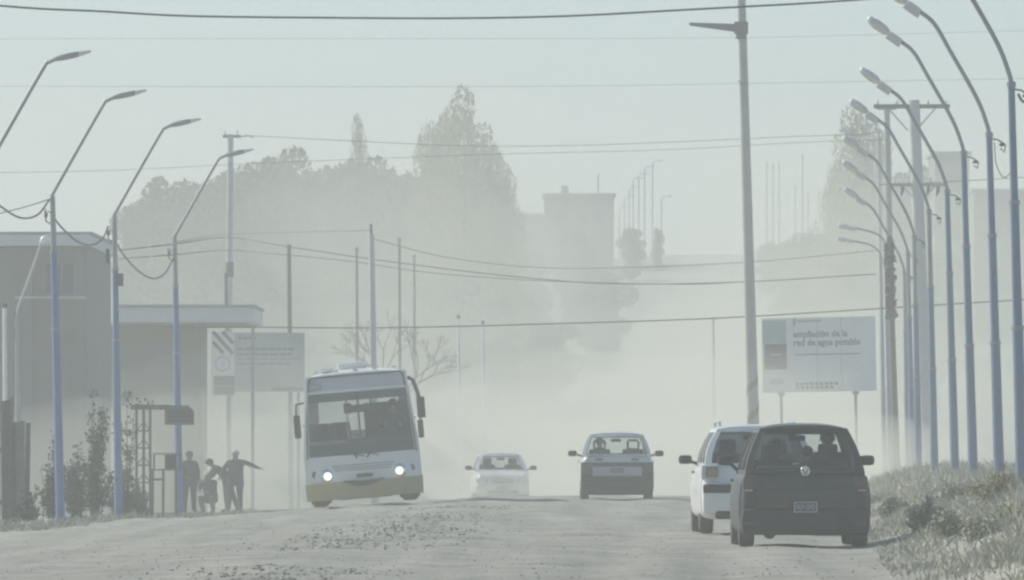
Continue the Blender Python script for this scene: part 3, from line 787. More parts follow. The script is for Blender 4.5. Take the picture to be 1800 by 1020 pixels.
# skyline posts over the crest
GS = 'street lamps on the hill skyline'
sky_posts = [(1147, 288, 1078), (1133, 298, 1105), (1123, 310, 1135), (1113, 318, 1165), (1106, 335, 1190), (1098, 350, 1215), (1089, 366, 1240), (1163, 350, 1100)]
names_ = ['tallest skyline lamp, rightmost of the long row over the hill', 'second skyline lamp left of the tallest one', 'third skyline lamp left of the tallest one',
          'fourth skyline lamp left of the tallest one', 'fifth skyline lamp left of the tallest one', 'sixth skyline lamp left of the tallest one',
          'smallest skyline lamp, nearest the square hilltop house', 'short skyline post just right of the tallest lamp']
def small_lamp(x, y, D, lb, grp, r=.09, side=1):
    D = FD(D); k = .62; r = r * k; g = G(x, D, .2); t = thing('street_lamp', lb, 'street lamp', g, group=grp); T = P(x, y, D) - g
    MB().tube([(0, 0, 0), T], [r, r * .7], 6).build('shaft', M['galv'], t)
    if 'faint' in grp:
        MB().tube([T - Vector((0, 0, .1)), T + Vector((0, 0, .15))], r * .9, 6).build('cap', M['darksteel'], t); t['category'] = 'pole'; t.name = 'thin_pole'; return t
    MB().tube([T, T + Vector((side * .3 * k, 0, .3 * k)), T + Vector((side * .8 * k, 0, .35 * k))], r * .5, 5).build('arm', M['galv'], t)
    MB().ell(T + Vector((side * .9 * k, 0, .34 * k)), (.28 * k, .15 * k, .10 * k), 8).build('lamp_head', M['lampwhite'], t)
for (x, y, D), lb in zip(sky_posts, names_): small_lamp(x, y, D, lb, GS)
GF = 'faint bare poles on the right hillside'
for k, (x, y, D) in enumerate(((1348, 290, 960), (1359, 292, 985), (1370, 290, 1010), (1398, 330, 1050), (1411, 276, 900), (1421, 340, 1080))):
    small_lamp(x, y, D, ['leftmost', 'second', 'third', 'fourth', 'fifth and tallest', 'rightmost'][k] + ' of the faint bare poles on the right hillside', GF, .10, -1)

# ------------------------------------------------------------------ cables
def cable(pts, D, r, label, grp=None, n=7, m='cable'):
    """pts photo pixels; D distance or a list per point"""
    Ds = D if isinstance(D, (list, tuple)) else [D] * len(pts)
    pp = [P(x, y, d) for (x, y), d in zip(pts, Ds)]
    c = pipe_curve(pp, n)
    base = Vector(c[len(c) // 2]); mb = MB().tube([q - base for q in c], r, 6)
    o = mb.build('overhead_cable', M[m], None, 60); o.location = base
    tag(o, label, 'cable', grp); return o
GC = 'overhead cables crossing the street'
cable([(-400, -30), (0, 10), (180, 20), (330, 28), (560, 31), (800, 32), (1000, 28), (1190, 18), (1300, 12), (1500, 0), (1900, -34)], 160, .019, 'thick dark cable sagging across the top of the picture', GC)
cable([(-300, 70), (180, 68), (700, 68), (1300, 66), (1800, 54), (2100, 48)], 230, .0035, 'thin pale cable high in the sky just below the thick dark one', GC)
cable([(-300, 150), (200, 152), (900, 152), (1300, 147), (1800, 138), (2100, 132)], 230, .004, 'thin cable crossing the empty sky at mid height', GC)
cable([(430, 238), (600, 247), (800, 256), (1000, 256), (1200, 249), (1400, 240), (1535, 236)], 345, .011, 'upper of two thin cables reaching the crossarm pole on the right', GC)
cable([(-100, 305), (180, 300), (500, 285), (850, 272), (1000, 268), (1200, 262), (1420, 250), (1560, 246)], 340, .009, 'lower of two thin cables passing the poplar tops', GC)
cable([(-40, 568), (200, 572), (510, 576), (700, 576), (950, 570), (1250, 560), (1540, 543), (1700, 533), (2000, 515)], 300, .022, 'dark cable crossing low over the bus and both billboards', GC)
cable([(210, 440), (300, 430), (405, 418), (520, 436), (700, 462), (900, 486), (1080, 499), (1300, 496), (1540, 482)], [220, 220, 350, 350, 350, 350, 350, 350, 350], .018, 'upper long sagging cable below the far trees', GC)
cable([(210, 455), (305, 448), (403, 440), (500, 448), (620, 460), (760, 480), (960, 494), (1200, 500), (1300, 496)], [220, 220, 350, 350, 350, 350, 350, 350, 350], .014, 'lower long sagging cable below the far trees', GC)
cable([(655, 420), (800, 455), (1000, 472), (1300, 462), (1545, 440)], [300, 320, 340, 350, 360], .012, 'faint cable from the leaning pale pole to the right poles', GC)
cable([(310, 425), (405, 412), (655, 405)], [219, 350, 300], .010, 'thin cable from the third blue lamp to the leaning pale pole', GC)
cable([(1545, 325), (1620, 322), (1800, 312), (2000, 300)], 300, .012, 'thin cable leaving the lower crossarm to the right', GC)
GC2 = 'cable loops slung between the left lamp posts'
cable([(-60, 300), (-20, 345), (20, 376), (45, 384), (68, 376), (86, 352)], [176, 177, 179, 180, 182, 183], .019, 'black cable loop hanging at the left edge up to the first blue post', GC2)
cable([(96, 385), (110, 402), (135, 424), (160, 431), (180, 420), (190, 398)], [183, 186, 190, 194, 197, 199], .019, 'black cable loop between the first and second blue posts', GC2)
cable([(203, 425), (220, 452), (245, 478), (270, 490), (290, 480), (304, 456)], [199, 203, 207, 212, 216, 219], .019, 'black cable loop between the second and third blue posts', GC2)
cable([(-20, 380), (40, 365), (88, 350)], [180, 182, 183], .010, 'thin straight wire above the left-edge cable loop', GC2)
GC3 = 'thin cables hanging off the right lamp row'
cable([(1748, 250), (1752, 290), (1765, 312), (1780, 300)], 155, .008, 'thin slack wire between the two nearest right posts', GC3)
cable([(1790, 165), (1798, 178), (1815, 182)], 138, .02, 'short thick cable end at the right edge', GC3)

# ------------------------------------------------------------------ billboards
def text_mesh(name, body, size, m, parent, loc, th=.004, align='LEFT', fit=None):
    cu = bpy.data.curves.new(name, 'FONT'); cu.body = body; cu.size = size; cu.extrude = th; cu.resolution_u = 2; cu.align_x = align; cu.offset = .009
    o = bpy.data.objects.new(name, cu); col.objects.link(o); bpy.context.view_layer.update()
    me = bpy.data.meshes.new_from_object(o.evaluated_get(bpy.context.evaluated_depsgraph_get()))
    bpy.data.objects.remove(o); me.materials.clear(); me.materials.append(m)
    t = link(name, me, parent); t.location = loc; t.rotation_euler = (R(90), 0, 0); t['kind'] = 'stuff'
    if fit: t.scale = (fit / max(v.co.x for v in me.vertices), 1, 1)
    return t

D = 330; s = D / F
g = G(1445, D)
t = thing('billboard', 'large pale public works billboard with lettering about drinking water on two posts', 'billboard', g, (0, R(-1.2), 0))
def L(x, y): return Vector((px(x, D) - g.x, 0, pz(y, D) - g.z))
c = (L(1345, 557) + L(1545, 690)) / 2; W_, H_ = 200 * s, 131 * s
MB().rbox((c.x, 0, c.z), (W_, .06, H_), .01).build('sign_panel', M['sign_pale'], t)
for x in (1442, 1484): MB().box((L(x, 0).x, -.032, c.z), (.02, .006, H_ - .02)).build('panel_seam', M['sign_grey'], t)
for x in (1377, 1508): 
    MB().box((L(x, 0).x, .08, (c.z + H_ / 2 - .3) / 2 - .1), (.09, .09, c.z + H_ / 2 - .3 + .2)).build('post', M['darksteel'], t)
    MB().box((L(x, 0).x, .0, c.z - H_ / 2 - .06), (.22, .16, .1)).build('post_bracket', M['darksteel'], t)
def pr(x0, y0, x1, y1, m, n='print_block', yo=-.034):
    a, b = L(x0, y0), L(x1, y1); MB().box(((a.x + b.x) / 2, yo, (a.z + b.z) / 2), (abs(b.x - a.x), .006, abs(a.z - b.z))).build(n, M[m], t)
pr(1347, 562, 1388, 602, 'sign_teal'); pr(1349, 603, 1388, 648, 'sign_brown'); pr(1360, 620, 1378, 624, 'sign_teal', yo=-.04)
pr(1358, 664, 1382, 674, 'sign_teal')
pr(1400, 558, 1405, 572, 'sign_teal'); pr(1407, 562, 1450, 566, 'sign_teal', 'print_line')
pr(1402, 622, 1518, 624, 'sign_slate', 'print_line')
for k in range(9): pr(1402 + k * 8.6, 672, 1408.5 + k * 8.6, 677, 'sign_ink', 'small_print', -.036)
for k in range(8): pr(1403 + k * 8.6, 679, 1409 + k * 8.6, 683, 'sign_ink', 'small_print', -.036)
o = text_mesh('lettering', 'ampliación de la', .31, M['sign_ink'], t, L(1400, 592) + Vector((0, -.037, 0)), fit=96 * s)
o = text_mesh('lettering', 'red de agua potable', .31, M['sign_ink'], t, L(1400, 607) + Vector((0, -.037, 0)), fit=118 * s)

D = 322; s = D / F; g = G(405, D)
t = thing('billboard', 'left billboard with diagonal stripes, a round emblem and blurred lines on a dark pole', 'billboard', g, (0, 0, R(4)))
W_ = 168 * s; c = (L(371, 583) + L(539, 696)) / 2; H_ = 112 * s
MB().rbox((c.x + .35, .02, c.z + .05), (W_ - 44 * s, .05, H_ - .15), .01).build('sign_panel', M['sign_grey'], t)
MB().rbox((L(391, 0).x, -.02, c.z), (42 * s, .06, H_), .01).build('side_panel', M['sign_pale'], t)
MB().tube([(0.0, .1, 0), (L(397, 480).x, .1, L(397, 480).z)], [.08, .055], 10).build('post', M['darksteel'], t, 60)
MB().box((L(525, 0).x, .1, L(525, 690).z / 2), (.09, .09, L(525, 690).z)).build('post', M['darksteel'], t)
for (x0, y0, x1, y1) in ((374, 583, 409, 622), (391, 583, 410, 604), (374, 601, 392, 621)):
    a, b = L(x0, y0), L(x1, y1); d = b - a
    MB().box(((a.x + b.x) / 2, -.056, (a.z + b.z) / 2), (d.length, .006, .12), Matrix.Rotation(-math.atan2(d.z, d.x), 3, 'Y')).build('diagonal_stripe', M['plate_dark'], t)
mb = MB(); cc = L(391, 640)
for k in range(24):
    a0, a1 = k * math.pi / 12, (k + 1) * math.pi / 12
    mb.add([(cc.x + math.cos(a) * r, -.058, cc.z + math.sin(a) * r) for a, r in ((a0, .21), (a1, .21), (a1, .26), (a0, .26))], [(0, 1, 2, 3)])
mb.box((cc.x, -.057, cc.z), (.04, .006, .24)); mb.build('emblem', M['sign_teal'], t)
pr(376, 661, 412, 678, 'sign_brown', yo=-.056); pr(376, 679, 412, 695, 'sign_brown', yo=-.056)
for (x0, y0, x1, y1, m) in ((420, 591, 424, 597, 'sign_brown'), (426, 593, 450, 596, 'sign_brown'), (499, 591, 530, 595, 'sign_teal')):
    pr(x0, y0, x1, y1, m, 'print_line', -.010)
random.seed(3)
for (y0, y1, xe, m) in ((612, 616, 517, 'sign_ink'), (621, 625, 512, 'sign_ink'), (630, 632, 530, 'sign_brown'), (638, 641, 510, 'sign_brown')):
    x = 418
    while x < xe:
        w = random.uniform(7, 16); pr(x, y0, min(x + w, xe), y1, m, 'print_line', -.010); x += w + 2.5
pr(478, 681, 532, 688, 'sign_slate', 'print_line', -.012)

# ------------------------------------------------------------------ vehicles
def wheel(parent, x, y, r, w, mtyre='tyre', mrim='rim'):
    s = 1 if x > 0 else -1
    wh = MB().lathe([(r * .60, -w / 2), (r * .92, -w / 2), (r * .985, -w * .36), (r, -w * .15), (r, w * .15), (r * .985, w * .36), (r * .92, w / 2), (r * .60, w / 2)], (0, 0, 0), 'X', 28)
    ty = wh.build('wheel', M[mtyre], parent, 50); ty.location = (x, y, r)
    rm = MB().lathe([(r * .58, s * w * .1), (r * .58, s * w * .47), (r * .54, s * w * .50), (r * .50, s * w * .36), (r * .2, s * w * .40), (r * .1, s * w * .52)], (0, 0, 0), 'X', 20)
    for k in range(5):
        a = k * 2 * math.pi / 5
        rm.box((s * w * .42, math.cos(a) * r * .32, math.sin(a) * r * .32), (w * .1, r * .1, r * .38), Matrix.Rotation(-a + math.pi / 2, 3, 'X'))
    rm.build('rim', M[mrim], ty, 40)
    return ty

def car(label, x, D, c):
    W, L_ = c['W'], c['L']; hw = W / 2; zb, belt, hood, roof = c['zb'], c['belt'], c['hood'], c['roof']
    g = G(x, D)
    # seat the car on the lowest of the four contact points
    yaw = c.get('yaw', 0)
    t = thing(c['name'], label, c.get('cat', 'car'), g, (c.get('pitch', 0), c.get('roll', 0), yaw))
    paint = M[c['paint']]
    # ---- lower body
    ye, yf = -L_ / 2, L_ / 2
    st = [(ye, .86, zb + .10, c['tail'] - .10), (ye + .03, .93, zb + .03, c['tail'] - .03), (ye + .16, .975, zb, c['tail']),
          (c['y_rb'] - .02, 1.0, zb, belt), (0, 1.0, zb, belt), (c['y_fb'] - .15, 1.0, zb, belt - .01), (c['y_fb'] + .25, .985, zb, belt - .06),
          (yf - .35, .95, zb, hood), (yf - .06, .90, zb + .03, hood - .07), (yf, .82, zb + .10, hood - .16)]
    prof = [(0, 0), (.80, 0), (.93, .03), (.985, .16), (1.0, .45), (.99, .68), (.955, .88), (.90, .985), (.78, 1.0), (.4, 1.02), (0, 1.025)]
    mb = MB(); n = 2 * (len(prof) - 1)
    for (y, wf, z0, z1) in st:
        ring = [(hw * wf * a, y, z0 + (z1 - z0) * b) for a, b in prof] + [(-hw * wf * a, y, z0 + (z1 - z0) * b) for a, b in prof[-2:0:-1]]
        mb.v += ring
    for i in range(len(st) - 1):
        for j in range(n):
            mb.f.append((i * n + j, (i + 1) * n + j, (i + 1) * n + (j + 1) % n, i * n + (j + 1) % n)); mb.m.append(0)
    mb.f.append(tuple(range(n))); mb.f.append(tuple((len(st) - 1) * n + j for j in range(n - 1, -1, -1))); mb.m += [0, 0]
    body = mb.build('body', paint, t, 180)
    body.modifiers.new('s', 'SUBSURF').render_levels = 2; body.modifiers['s'].levels = 2
    cut = MB()
    for yw in (c['yw_r'], c['yw_f']):
        for s in (-1, 1):
            cut.lathe([(c['r'] + .045, s * (hw + .1)), (c['r'] + .045, s * (hw - .26))][::s], (0, yw, c['r']), 'X', 24)
    co = link('wheel_arch_cutter', cut.mesh('cutter', M['black']))
    bo = body.modifiers.new('b', 'BOOLEAN'); bo.object = co; bo.operation = 'DIFFERENCE'; bo.solver = 'EXACT'; bo.use_self = True
    bake(body); bpy.data.objects.remove(co)
    # ---- greenhouse
    wb, wt = c['wb'], c['wt']; yr, yrt, yft, yfb = c['y_rb'], c['y_rt'], c['y_ft'], c['y_fb']; zt = roof - .045
    gb = belt - .02
    q_rear = [(-wb, yr, gb), (wb, yr, gb), (wt, yrt, zt), (-wt, yrt, zt)]
    q_front = [(wb, yfb, gb), (-wb, yfb, gb), (-wt, yft, zt), (wt, yft, zt)]
    q_right = [(wb, yr, gb), (wb, yfb, gb), (wt, yft, zt), (wt, yrt, zt)]
    q_left = [(-wb, yfb, gb), (-wb, yr, gb), (-wt, yrt, zt), (-wt, yft, zt)]
    fm = c.get('frame', (.10, .05, .10))     # side, bottom, top margins of the rear opening
    us = [0, fm[0], .25, .5, .75, 1 - fm[0], 1]; vv = [0, fm[1], .35, .65, 1 - fm[2], 1]
    inner = lambda u, v: fm[0] < u < 1 - fm[0] and fm[1] < v < 1 - fm[2]
    bl = -.07; B = c.get('barrel', .03)
    ow_ = lambda d: (lambda u, v: (d * (2 * u - 1) * B * 4 * v * (1 - v), 0, 0))
    os_ = lambda d: (lambda u, v: (d * B * 4 * v * (1 - v), 0, 0))
    MB().panel(q_rear, (0, bl, 0), .05, us=us, vs_=vv, off=ow_(1), pick=lambda u, v: not inner(u, v)).build('tailgate_frame' if c['hatch'] else 'rear_pillar_frame', paint, t, 40)
    sh = lambda q, d: [tuple(Vector(p) + Vector(d)) for p in q]
    rw = MB().panel(sh(q_rear, (0, .012, 0)), (0, bl, 0), .006, us=us, vs_=vv, off=ow_(1), pick=inner).build('rear_window', M[c.get('rglass', 'glass')], t, 40)
    fus = [0, .07, .25, .5, .75, .93, 1]; fvv = [0, .06, .35, .65, .93, 1]
    fin = lambda u, v: .07 < u < .93 and .06 < v < .93
    MB().panel(q_front, (0, .10, 0), .05, us=fus, vs_=fvv, off=ow_(-1), pick=lambda u, v: not fin(u, v)).build('windscreen_frame', paint, t, 40)
    MB().panel(sh(q_front, (0, -.012, 0)), (0, .10, 0), .006, us=fus, vs_=fvv, off=ow_(-1), pick=fin).build('windscreen', M['glass'], t, 40)
    for q, flip in ((q_right, False), (q_left, True)):
        su = [0, .13, .40, .44, .72, .76, .94, 1]
        if flip: su = [1 - u for u in su][::-1]
        pil = [(.0, .13), (.40, .44), (.72, .76) , (.94, 1)] if not c.get('two_door') else [(0, .13), (.40, .44), (.94, 1)]
        def solid(u, v, fl=flip, pil=pil):
            if fl: u = 1 - u
            return v < .07 or v > .90 or any(a < u < b for a, b in pil)
        MB().panel(q, (0, 0, 0), .05, us=su, vs_=[0, .07, .35, .65, .9, 1], off=os_(-1 if flip else 1), pick=solid).build('window_frame', paint, t, 40)
        nx_ = .012 if flip else -.012
        MB().panel(sh(q, (nx_, 0, 0)), (0, 0, 0), .006, us=su, vs_=[0, .07, .35, .65, .9, 1], off=os_(-1 if flip else 1), pick=lambda u, v, f=solid: not f(u, v)).build('side_window', M['glass'], t, 40)
    rf = MB(); e = .012; nu = 10; nv = 6
    def rp(u, v, dz=0):
        x_ = (-wt - e) + (2 * wt + 2 * e) * u; y_ = (yrt - .02) + (yft - yrt + .04) * v
        z_ = zt - .012 + .075 * (1 - abs(2 * u - 1) ** 3.2) * (1 - .35 * abs(2 * v - 1) ** 2.5) + dz
        return (x_, y_, z_)
    for dz in (0, -.035):
        for i in range(nu + 1):
            for j in range(nv + 1): rf.v.append(rp(i / nu, j / nv, dz))
    o2 = (nu + 1) * (nv + 1); K = lambda i, j: i * (nv + 1) + j
    for i in range(nu):
        for j in range(nv):
            rf.f += [(K(i, j), K(i + 1, j), K(i + 1, j + 1), K(i, j + 1)), (o2 + K(i, j + 1), o2 + K(i + 1, j + 1), o2 + K(i + 1, j), o2 + K(i, j))]
    for i in range(nu): rf.f += [(K(i, 0), o2 + K(i, 0), o2 + K(i + 1, 0), K(i + 1, 0)), (K(i, nv), K(i + 1, nv), o2 + K(i + 1, nv), o2 + K(i, nv))]
    for j in range(nv): rf.f += [(K(0, j), K(0, j + 1), o2 + K(0, j + 1), o2 + K(0, j)), (K(nu, j), o2 + K(nu, j), o2 + K(nu, j + 1), K(nu, j + 1))]
    rf.m = [0] * len(rf.f); rf.build('roof', paint, t, 45)
    # ---- wheels
    for yw in (c['yw_r'], c['yw_f']):
        for s in (-1, 1): wheel(t, s * (hw - .085 - c['tw'] / 2 + .05), yw, c['r'], c['tw'])
    MB().box((0, (c['yw_r'] + c['yw_f']) / 2, zb + .03), (W - .5, c['yw_f'] - c['yw_r'] + .3, .06)).tube([(-hw + .2, c['yw_r'], c['r']), (hw - .2, c['yw_r'], c['r'])], .035, 8).build('underbody', M['black'], t)
    # ---- mirrors
    for s in (-1, 1):
        mr = MB().tube([(s * (wb - .02), c['y_fb'] - .28, belt - .01), (s * (wb + .10), c['y_fb'] - .30, belt + .03 + c.get('mz', 0))], .022, 8).build('mirror', M[c.get('mirror', 'black')], t, 60)
        MB().rbox((s * (wb + c.get('mo', .17)), c['y_fb'] - .31, belt + .055 + c.get('mz', 0)), (.19, .10, .125), .045).build('mirror_housing', M[c.get('mirror', 'black')], mr, 60)
    # ---- interior
    for s in (-1, 1):
        se = MB().rbox((s * .36, c['y_fb'] - 1.15, belt - .10), (.46, .14, .50), .05).build('front_seat', M['interior'], t, 50)
        if c.get('holed'):
            MB().tube([(s * .36 + a, c['y_fb'] - 1.17, belt + .1 + b) for a, b in ((-.11, .05), (-.12, .20), (-.08, .24), (.08, .24), (.12, .20), (.11, .05))] + [(s * .36 - .11, c['y_fb'] - 1.17, belt + .15)], .025, 8).build('headrest', M['interior'], se, 60)
        else:
            MB().rbox((s * .36, c['y_fb'] - 1.18, belt + .24), (.25, .10, .20), .045).build('headrest', M['interior'], se, 50)
    MB().rbox((0, c['y_rb'] + .75, belt - .07), (1.15, .15, .26), .05).build('rear_bench', M['interior'], t, 50)
    MB().rbox((0, c['y_fb'] - .22, belt - .0), (1.25, .4, .12), .04).build('dashboard', M['interior'], t, 50)
    sw = MB(); cy_, cz_ = c['y_fb'] - .55, belt + .02
    sw.tube([(-.36 + math.cos(a) * .18, cy_ + math.sin(a) * .05, cz_ + math.sin(a) * .17) for a in [k * math.pi / 8 for k in range(17)]], .014, 6)
    sw.tube([(-.36, cy_, cz_), (-.36, cy_ + .2, cz_ - .1)], .03, 6).build('steering_wheel', M['black'], t)
    MB().rbox((0, (yft + yfb) / 2 - .18, roof - .17), (.22, .04, .07), .015).build('rear_view_mirror', M['black'], t)
    for s in (-1, 1):
        MB().rbox((s * (hw - .004), .10, belt - .12), (.035, .13, .03), .008).build('door_handle', M['black'], t)
    return t

def plate(t, x, y, z, w, h, light=True, d=-1):
    p = MB().rbox((x, y, z), (w, .015, h), .004).build('number_plate', M['plate_dark'] if light else M['plate'], t)
    fr = MB()
    for a, b, c_, e in ((0, h / 2 - .012, w - .01, .014), (0, -h / 2 + .012, w - .01, .014), (-w / 2 + .012, 0, .014, h - .04), (w / 2 - .012, 0, .014, h - .04)):
        fr.box((x + a, y + d * .009, z + b), (c_, .004, e))
    fr.build('plate_border', M['plate'] if light else M['plate_dark'], p)
    ch = MB(); n = 6
    for k in range(n):
        cx_ = x + (k - (n - 1) / 2) * (w * .125) + (.006 if k > 2 else -.006); hh = h * .42; ww = w * .075
        for a, b, c_, e in (((-ww / 2), 0, ww * .3, hh), ((ww / 2), 0, ww * .3, hh), (0, hh / 2, ww, hh * .18), (0, -hh / 2 * (1 if k % 2 else 0), ww, hh * .16)):
            ch.box((cx_ + a, y + d * .010, z + b), (c_, .004, e))
    ch.build('plate_characters', M['plate'] if light else M['plate_dark'], p)
    return p

# 1. dark hatchback, rear view
dk = dict(name='dark_hatchback', W=1.66, L=3.85, zb=.16, belt=.94, hood=.92, roof=1.52, tail=.93, hatch=True, paint='darkpaint', r=.285, tw=.185, yw_r=-1.22, yw_f=1.25,
          wb=.74, wt=.535, barrel=.03, y_rb=-1.86, y_rt=-1.52, y_ft=.28, y_fb=.95, frame=(.055, .06, .07), yaw=R(.9), mz=.075, mo=.155, two_door=True)
t = car('dark grey hatchback nearest the camera, seen from behind with heads in its rear window', 1403, 121.9, dk)
dark_car = t
ye = -dk['L'] / 2
MB().rbox((0, ye + .03, .32), (1.60, .24, .33), .10).build('rear_bumper', M['black'], t, 50)
MB().rbox((0, ye - .035, .60), (1.24, .06, .24), .02).build('tailgate_skin', M['darkpaint'], t, 50)
plate(t, 0, ye - .10, .50, .30, .14)
for s in (-1, 1):
    MB().rbox((s * .675, ye + .07, .79), (.20, .13, .20), .045).build('tail_light', M['redlamp'], t, 50)
    MB().rbox((s * .70, ye - .022, .705), (.10, .02, .02), .006).build('reversing_lens', M['plate'], t, 50)
    MB().rbox((s * .66, ye - .09, .30), (.16, .03, .035), .008).build('reflector', M['redlamp'], t, 50)
em = MB().lathe([(.058, -.012), (.064, 0), (.058, .012)], (0, ye - .02, .965 - .02), 'Y', 20)
e_ = em.build('emblem', M['chrome'], t, 40)
mb = MB(); mb.box((-.018, ye - .036, .935), (.014, .006, .075), Matrix.Rotation(R(-20), 3, 'Y')).box((.018, ye - .036, .935), (.014, .006, .075), Matrix.Rotation(R(20), 3, 'Y')); mb.build('emblem_letter', M['plate_dark'], e_)
MB().tube([(.02, ye + .04, 1.0), (.30, ye + .12, 1.07)], .010, 6).tube([(0, ye - .0, .985), (.02, ye + .04, 1.0)], .02, 8).build('rear_wiper', M['black'], t)
MB().tube([(-.42, ye + .25, .17), (-.42, ye - .02, .165)], .028, 10).build('exhaust_pipe', M['darksteel'], t, 50)
MB().tube([(-.42, ye + .75, .17), (-.42, ye + .35, .17)], .07, 10).build('silencer', M['darksteel'], t, 50)
MB().rbox((0, -1.60, 1.475), (.95, .14, .025), .01).build('roof_spoiler', M['darkpaint'], t, 50)

# 2. silver boxy sedan, rear view
sd_ = dict(name='silver_sedan', W=1.61, L=4.1, zb=.13, belt=.93, hood=.90, roof=1.44, tail=.95, hatch=False, paint='silver', r=.275, tw=.17, yw_r=-1.2, yw_f=1.25,
           wb=.735, wt=.565, y_rb=-1.25, y_rt=-.88, y_ft=.32, y_fb=.95, frame=(.05, .05, .07), mo=.20, holed=True)
t = car('pale boxy sedan with black rear panel and wide plate strip, driving away mid-road', 1083, 209, sd_)
ye = -sd_['L'] / 2
MB().rbox((0, ye - .012, .56), (1.545, .07, .48), .02).build('black_rear_panel', M['black'], t, 50)
MB().rbox((0, ye - .02, .24), (1.50, .20, .27), .05).build('rear_bumper', M['black'], t, 50)
MB().rbox((0, ye - .052, .615), (1.06, .03, .20), .01).build('light_plate_strip', M['plate'], t, 50)
plate(t, .0, ye - .075, .63, .30, .10, False)
for s in (-1, 1):
    MB().rbox((s * .655, ye - .05, .66), (.20, .03, .18), .012).build('tail_light', M['redlamp'], t, 50)
    MB().rbox((s * .38, ye - .005, .865), (.16, .03, .035), .008).build('boot_badge', M['black'], t)
    MB().rbox((s * .70, ye + .22, .30), (.16, .3, .22), .04).build('mud_flap', M['black'], t)
MB().rbox((0, ye + .10, .955), (1.36, .12, .03), .012).build('boot_lip', M['silver'], t, 50)

# 3. white mini SUV behind the dark car
wh = dict(name='white_hatchback', W=1.68, L=4.0, zb=.20, belt=.98, hood=.95, roof=1.52, tail=.97, hatch=True, paint='white', r=.30, tw=.19, yw_r=-1.22, yw_f=1.3,
          wb=.75, wt=.56, barrel=.05, y_rb=-1.92, y_rt=-1.62, y_ft=.25, y_fb=1.0, frame=(.06, .06, .08), rglass='glass_dark', yaw=R(1.4), mo=.17, mirror='black')
t = car('white hatchback half hidden by the dark car, one tail lamp and black bumper strip showing', 1322, 138, wh)
ye = -2.0
MB().rbox((0, ye - .01, .50), (1.60, .22, .44), .08).build('rear_bumper', M['white'], t, 50)
for s in (-1, 1):
    MB().rbox((s * .58, ye - .125, .635), (.42, .03, .12), .02).build('bumper_strip', M['black'], t, 50)
    tl = MB().rbox((s * .70, ye - .0, .86), (.23, .16, .21), .04).build('tail_light', M['clear'], t, 50)
    MB().rbox((s * .665, ye - .085, .87), (.17, .02, .14), .03).build('tail_lens', M['amber'], tl, 50)
    MB().rbox((s * .46, ye - .02, .27), (.30, .20, .12), .03).build('lower_valance', M['black'], t, 50)
plate(t, 0, ye - .13, .62, .32, .12)
MB().tube([(-.52, -1.4, 1.50), (-.52, -1.4, 1.56), (-.52, .1, 1.56), (-.52, .1, 1.50)], .015, 8).build('roof_rail', M['chrome'], t)
MB().tube([(.52, -1.4, 1.50), (.52, -1.4, 1.56), (.52, .1, 1.56), (.52, .1, 1.50)], .015, 8).build('roof_rail', M['chrome'], t)

# 4. white car coming through the dust
ow = dict(name='white_saloon', W=1.62, L=4.0, zb=.18, belt=.92, hood=.86, roof=1.40, tail=.92, hatch=False, paint='white', r=.28, tw=.17, yw_r=-1.2, yw_f=1.3,
          wb=.74, wt=.57, y_rb=-1.3, y_rt=-.85, y_ft=.30, y_fb=1.0, yaw=R(180 + 2.0), mo=.18)
t = car('white car coming towards the camera through the dust, its wheels lost behind the road', 879, 277, ow)
yf = 2.0
for s in (-1, 1):
    hl = MB().rbox((s * .60, yf - .02, .62), (.30, .14, .14), .04).build('headlight', M['clear'], t, 50)
    MB().rbox((s * .44, yf + .045, .62), (.06, .02, .10), .008).build('indicator', M['amber'], hl)
gr_ = MB().rbox((0, yf - .01, .62), (.62, .10, .13), .02).build('grille', M['black'], t, 50)
MB().box((0, yf + .045, .62), (.56, .01, .012)).box((0, yf + .045, .65), (.56, .01, .012)).build('grille_bar', M['chrome'], gr_)
MB().rbox((0, yf - .02, .36), (1.52, .20, .26), .06).build('front_bumper', M['silver'], t, 50)
MB().rbox((0, yf + .07, .30), (.9, .03, .09), .02).build('lower_intake', M['black'], t, 50)
p = plate(t, 0, yf + .09, .42, .32, .11, True, 1)
for s in (-1, 1): MB().tube([(s * .1, 1.22, .93), (s * .55, 1.05, 1.0)], .01, 6).build('wiper', M['black'], t)

# ------------------------------------------------------------------ bus
D = 200.2
gb_ = G(638.5, D)
bus = thing('city_bus', 'white city bus with lit headlights and ochre bumper, leaning on the rough road', 'bus',
            (gb_.x, D + 4.35, terrain(gb_.x, D + 1.0) + .01), (0, R(-4.7), R(.8)))
t = bus
def q4(w0, z0, y0, w1, z1, y1): return [(-w0, y0, z0), (w0, y0, z0), (w1, y1, z1), (-w1, y1, z1)]
# front skin
n9 = [i / 8 for i in range(9)]
MB().panel(q4(1.19, .50, -4.32, 1.19, 1.0, -4.30), (0, -.13, 0), .06, us=n9, nv=3).build('front_panel', M['bus_white'], t, 50)
MB().panel(q4(1.20, .16, -4.30, 1.215, .51, -4.38), (0, -.13, 0), .10, us=n9, nv=3).build('front_bumper', M['yellow'], t, 50)
mb = MB(); k_ = 12                                          # dark smile-shaped intake
vs = []
for i in range(k_ + 1):
    u = i / k_; x_ = -.42 + .84 * u; yb = -4.43 - .13 * (1 - (x_ / 1.2) ** 2) + .0
    vs += [(x_, yb, .545 - .02 * (1 - (2 * u - 1) ** 2)), (x_, yb, .52 - .11 * (1 - (2 * u - 1) ** 2))]
for i in range(k_): mb.add([vs[2 * i + 1], vs[2 * i + 3], vs[2 * i + 2], vs[2 * i]], [(0, 1, 2, 3)])
it = mb.build('lower_intake', M['black'], t)
md = it.modifiers.new('s', 'SOLIDIFY'); md.thickness = .02; bake(it)
MB().rbox((.02, -4.50, .62), (.34, .03, .075), .02).build('front_emblem', M['black'], t, 50)
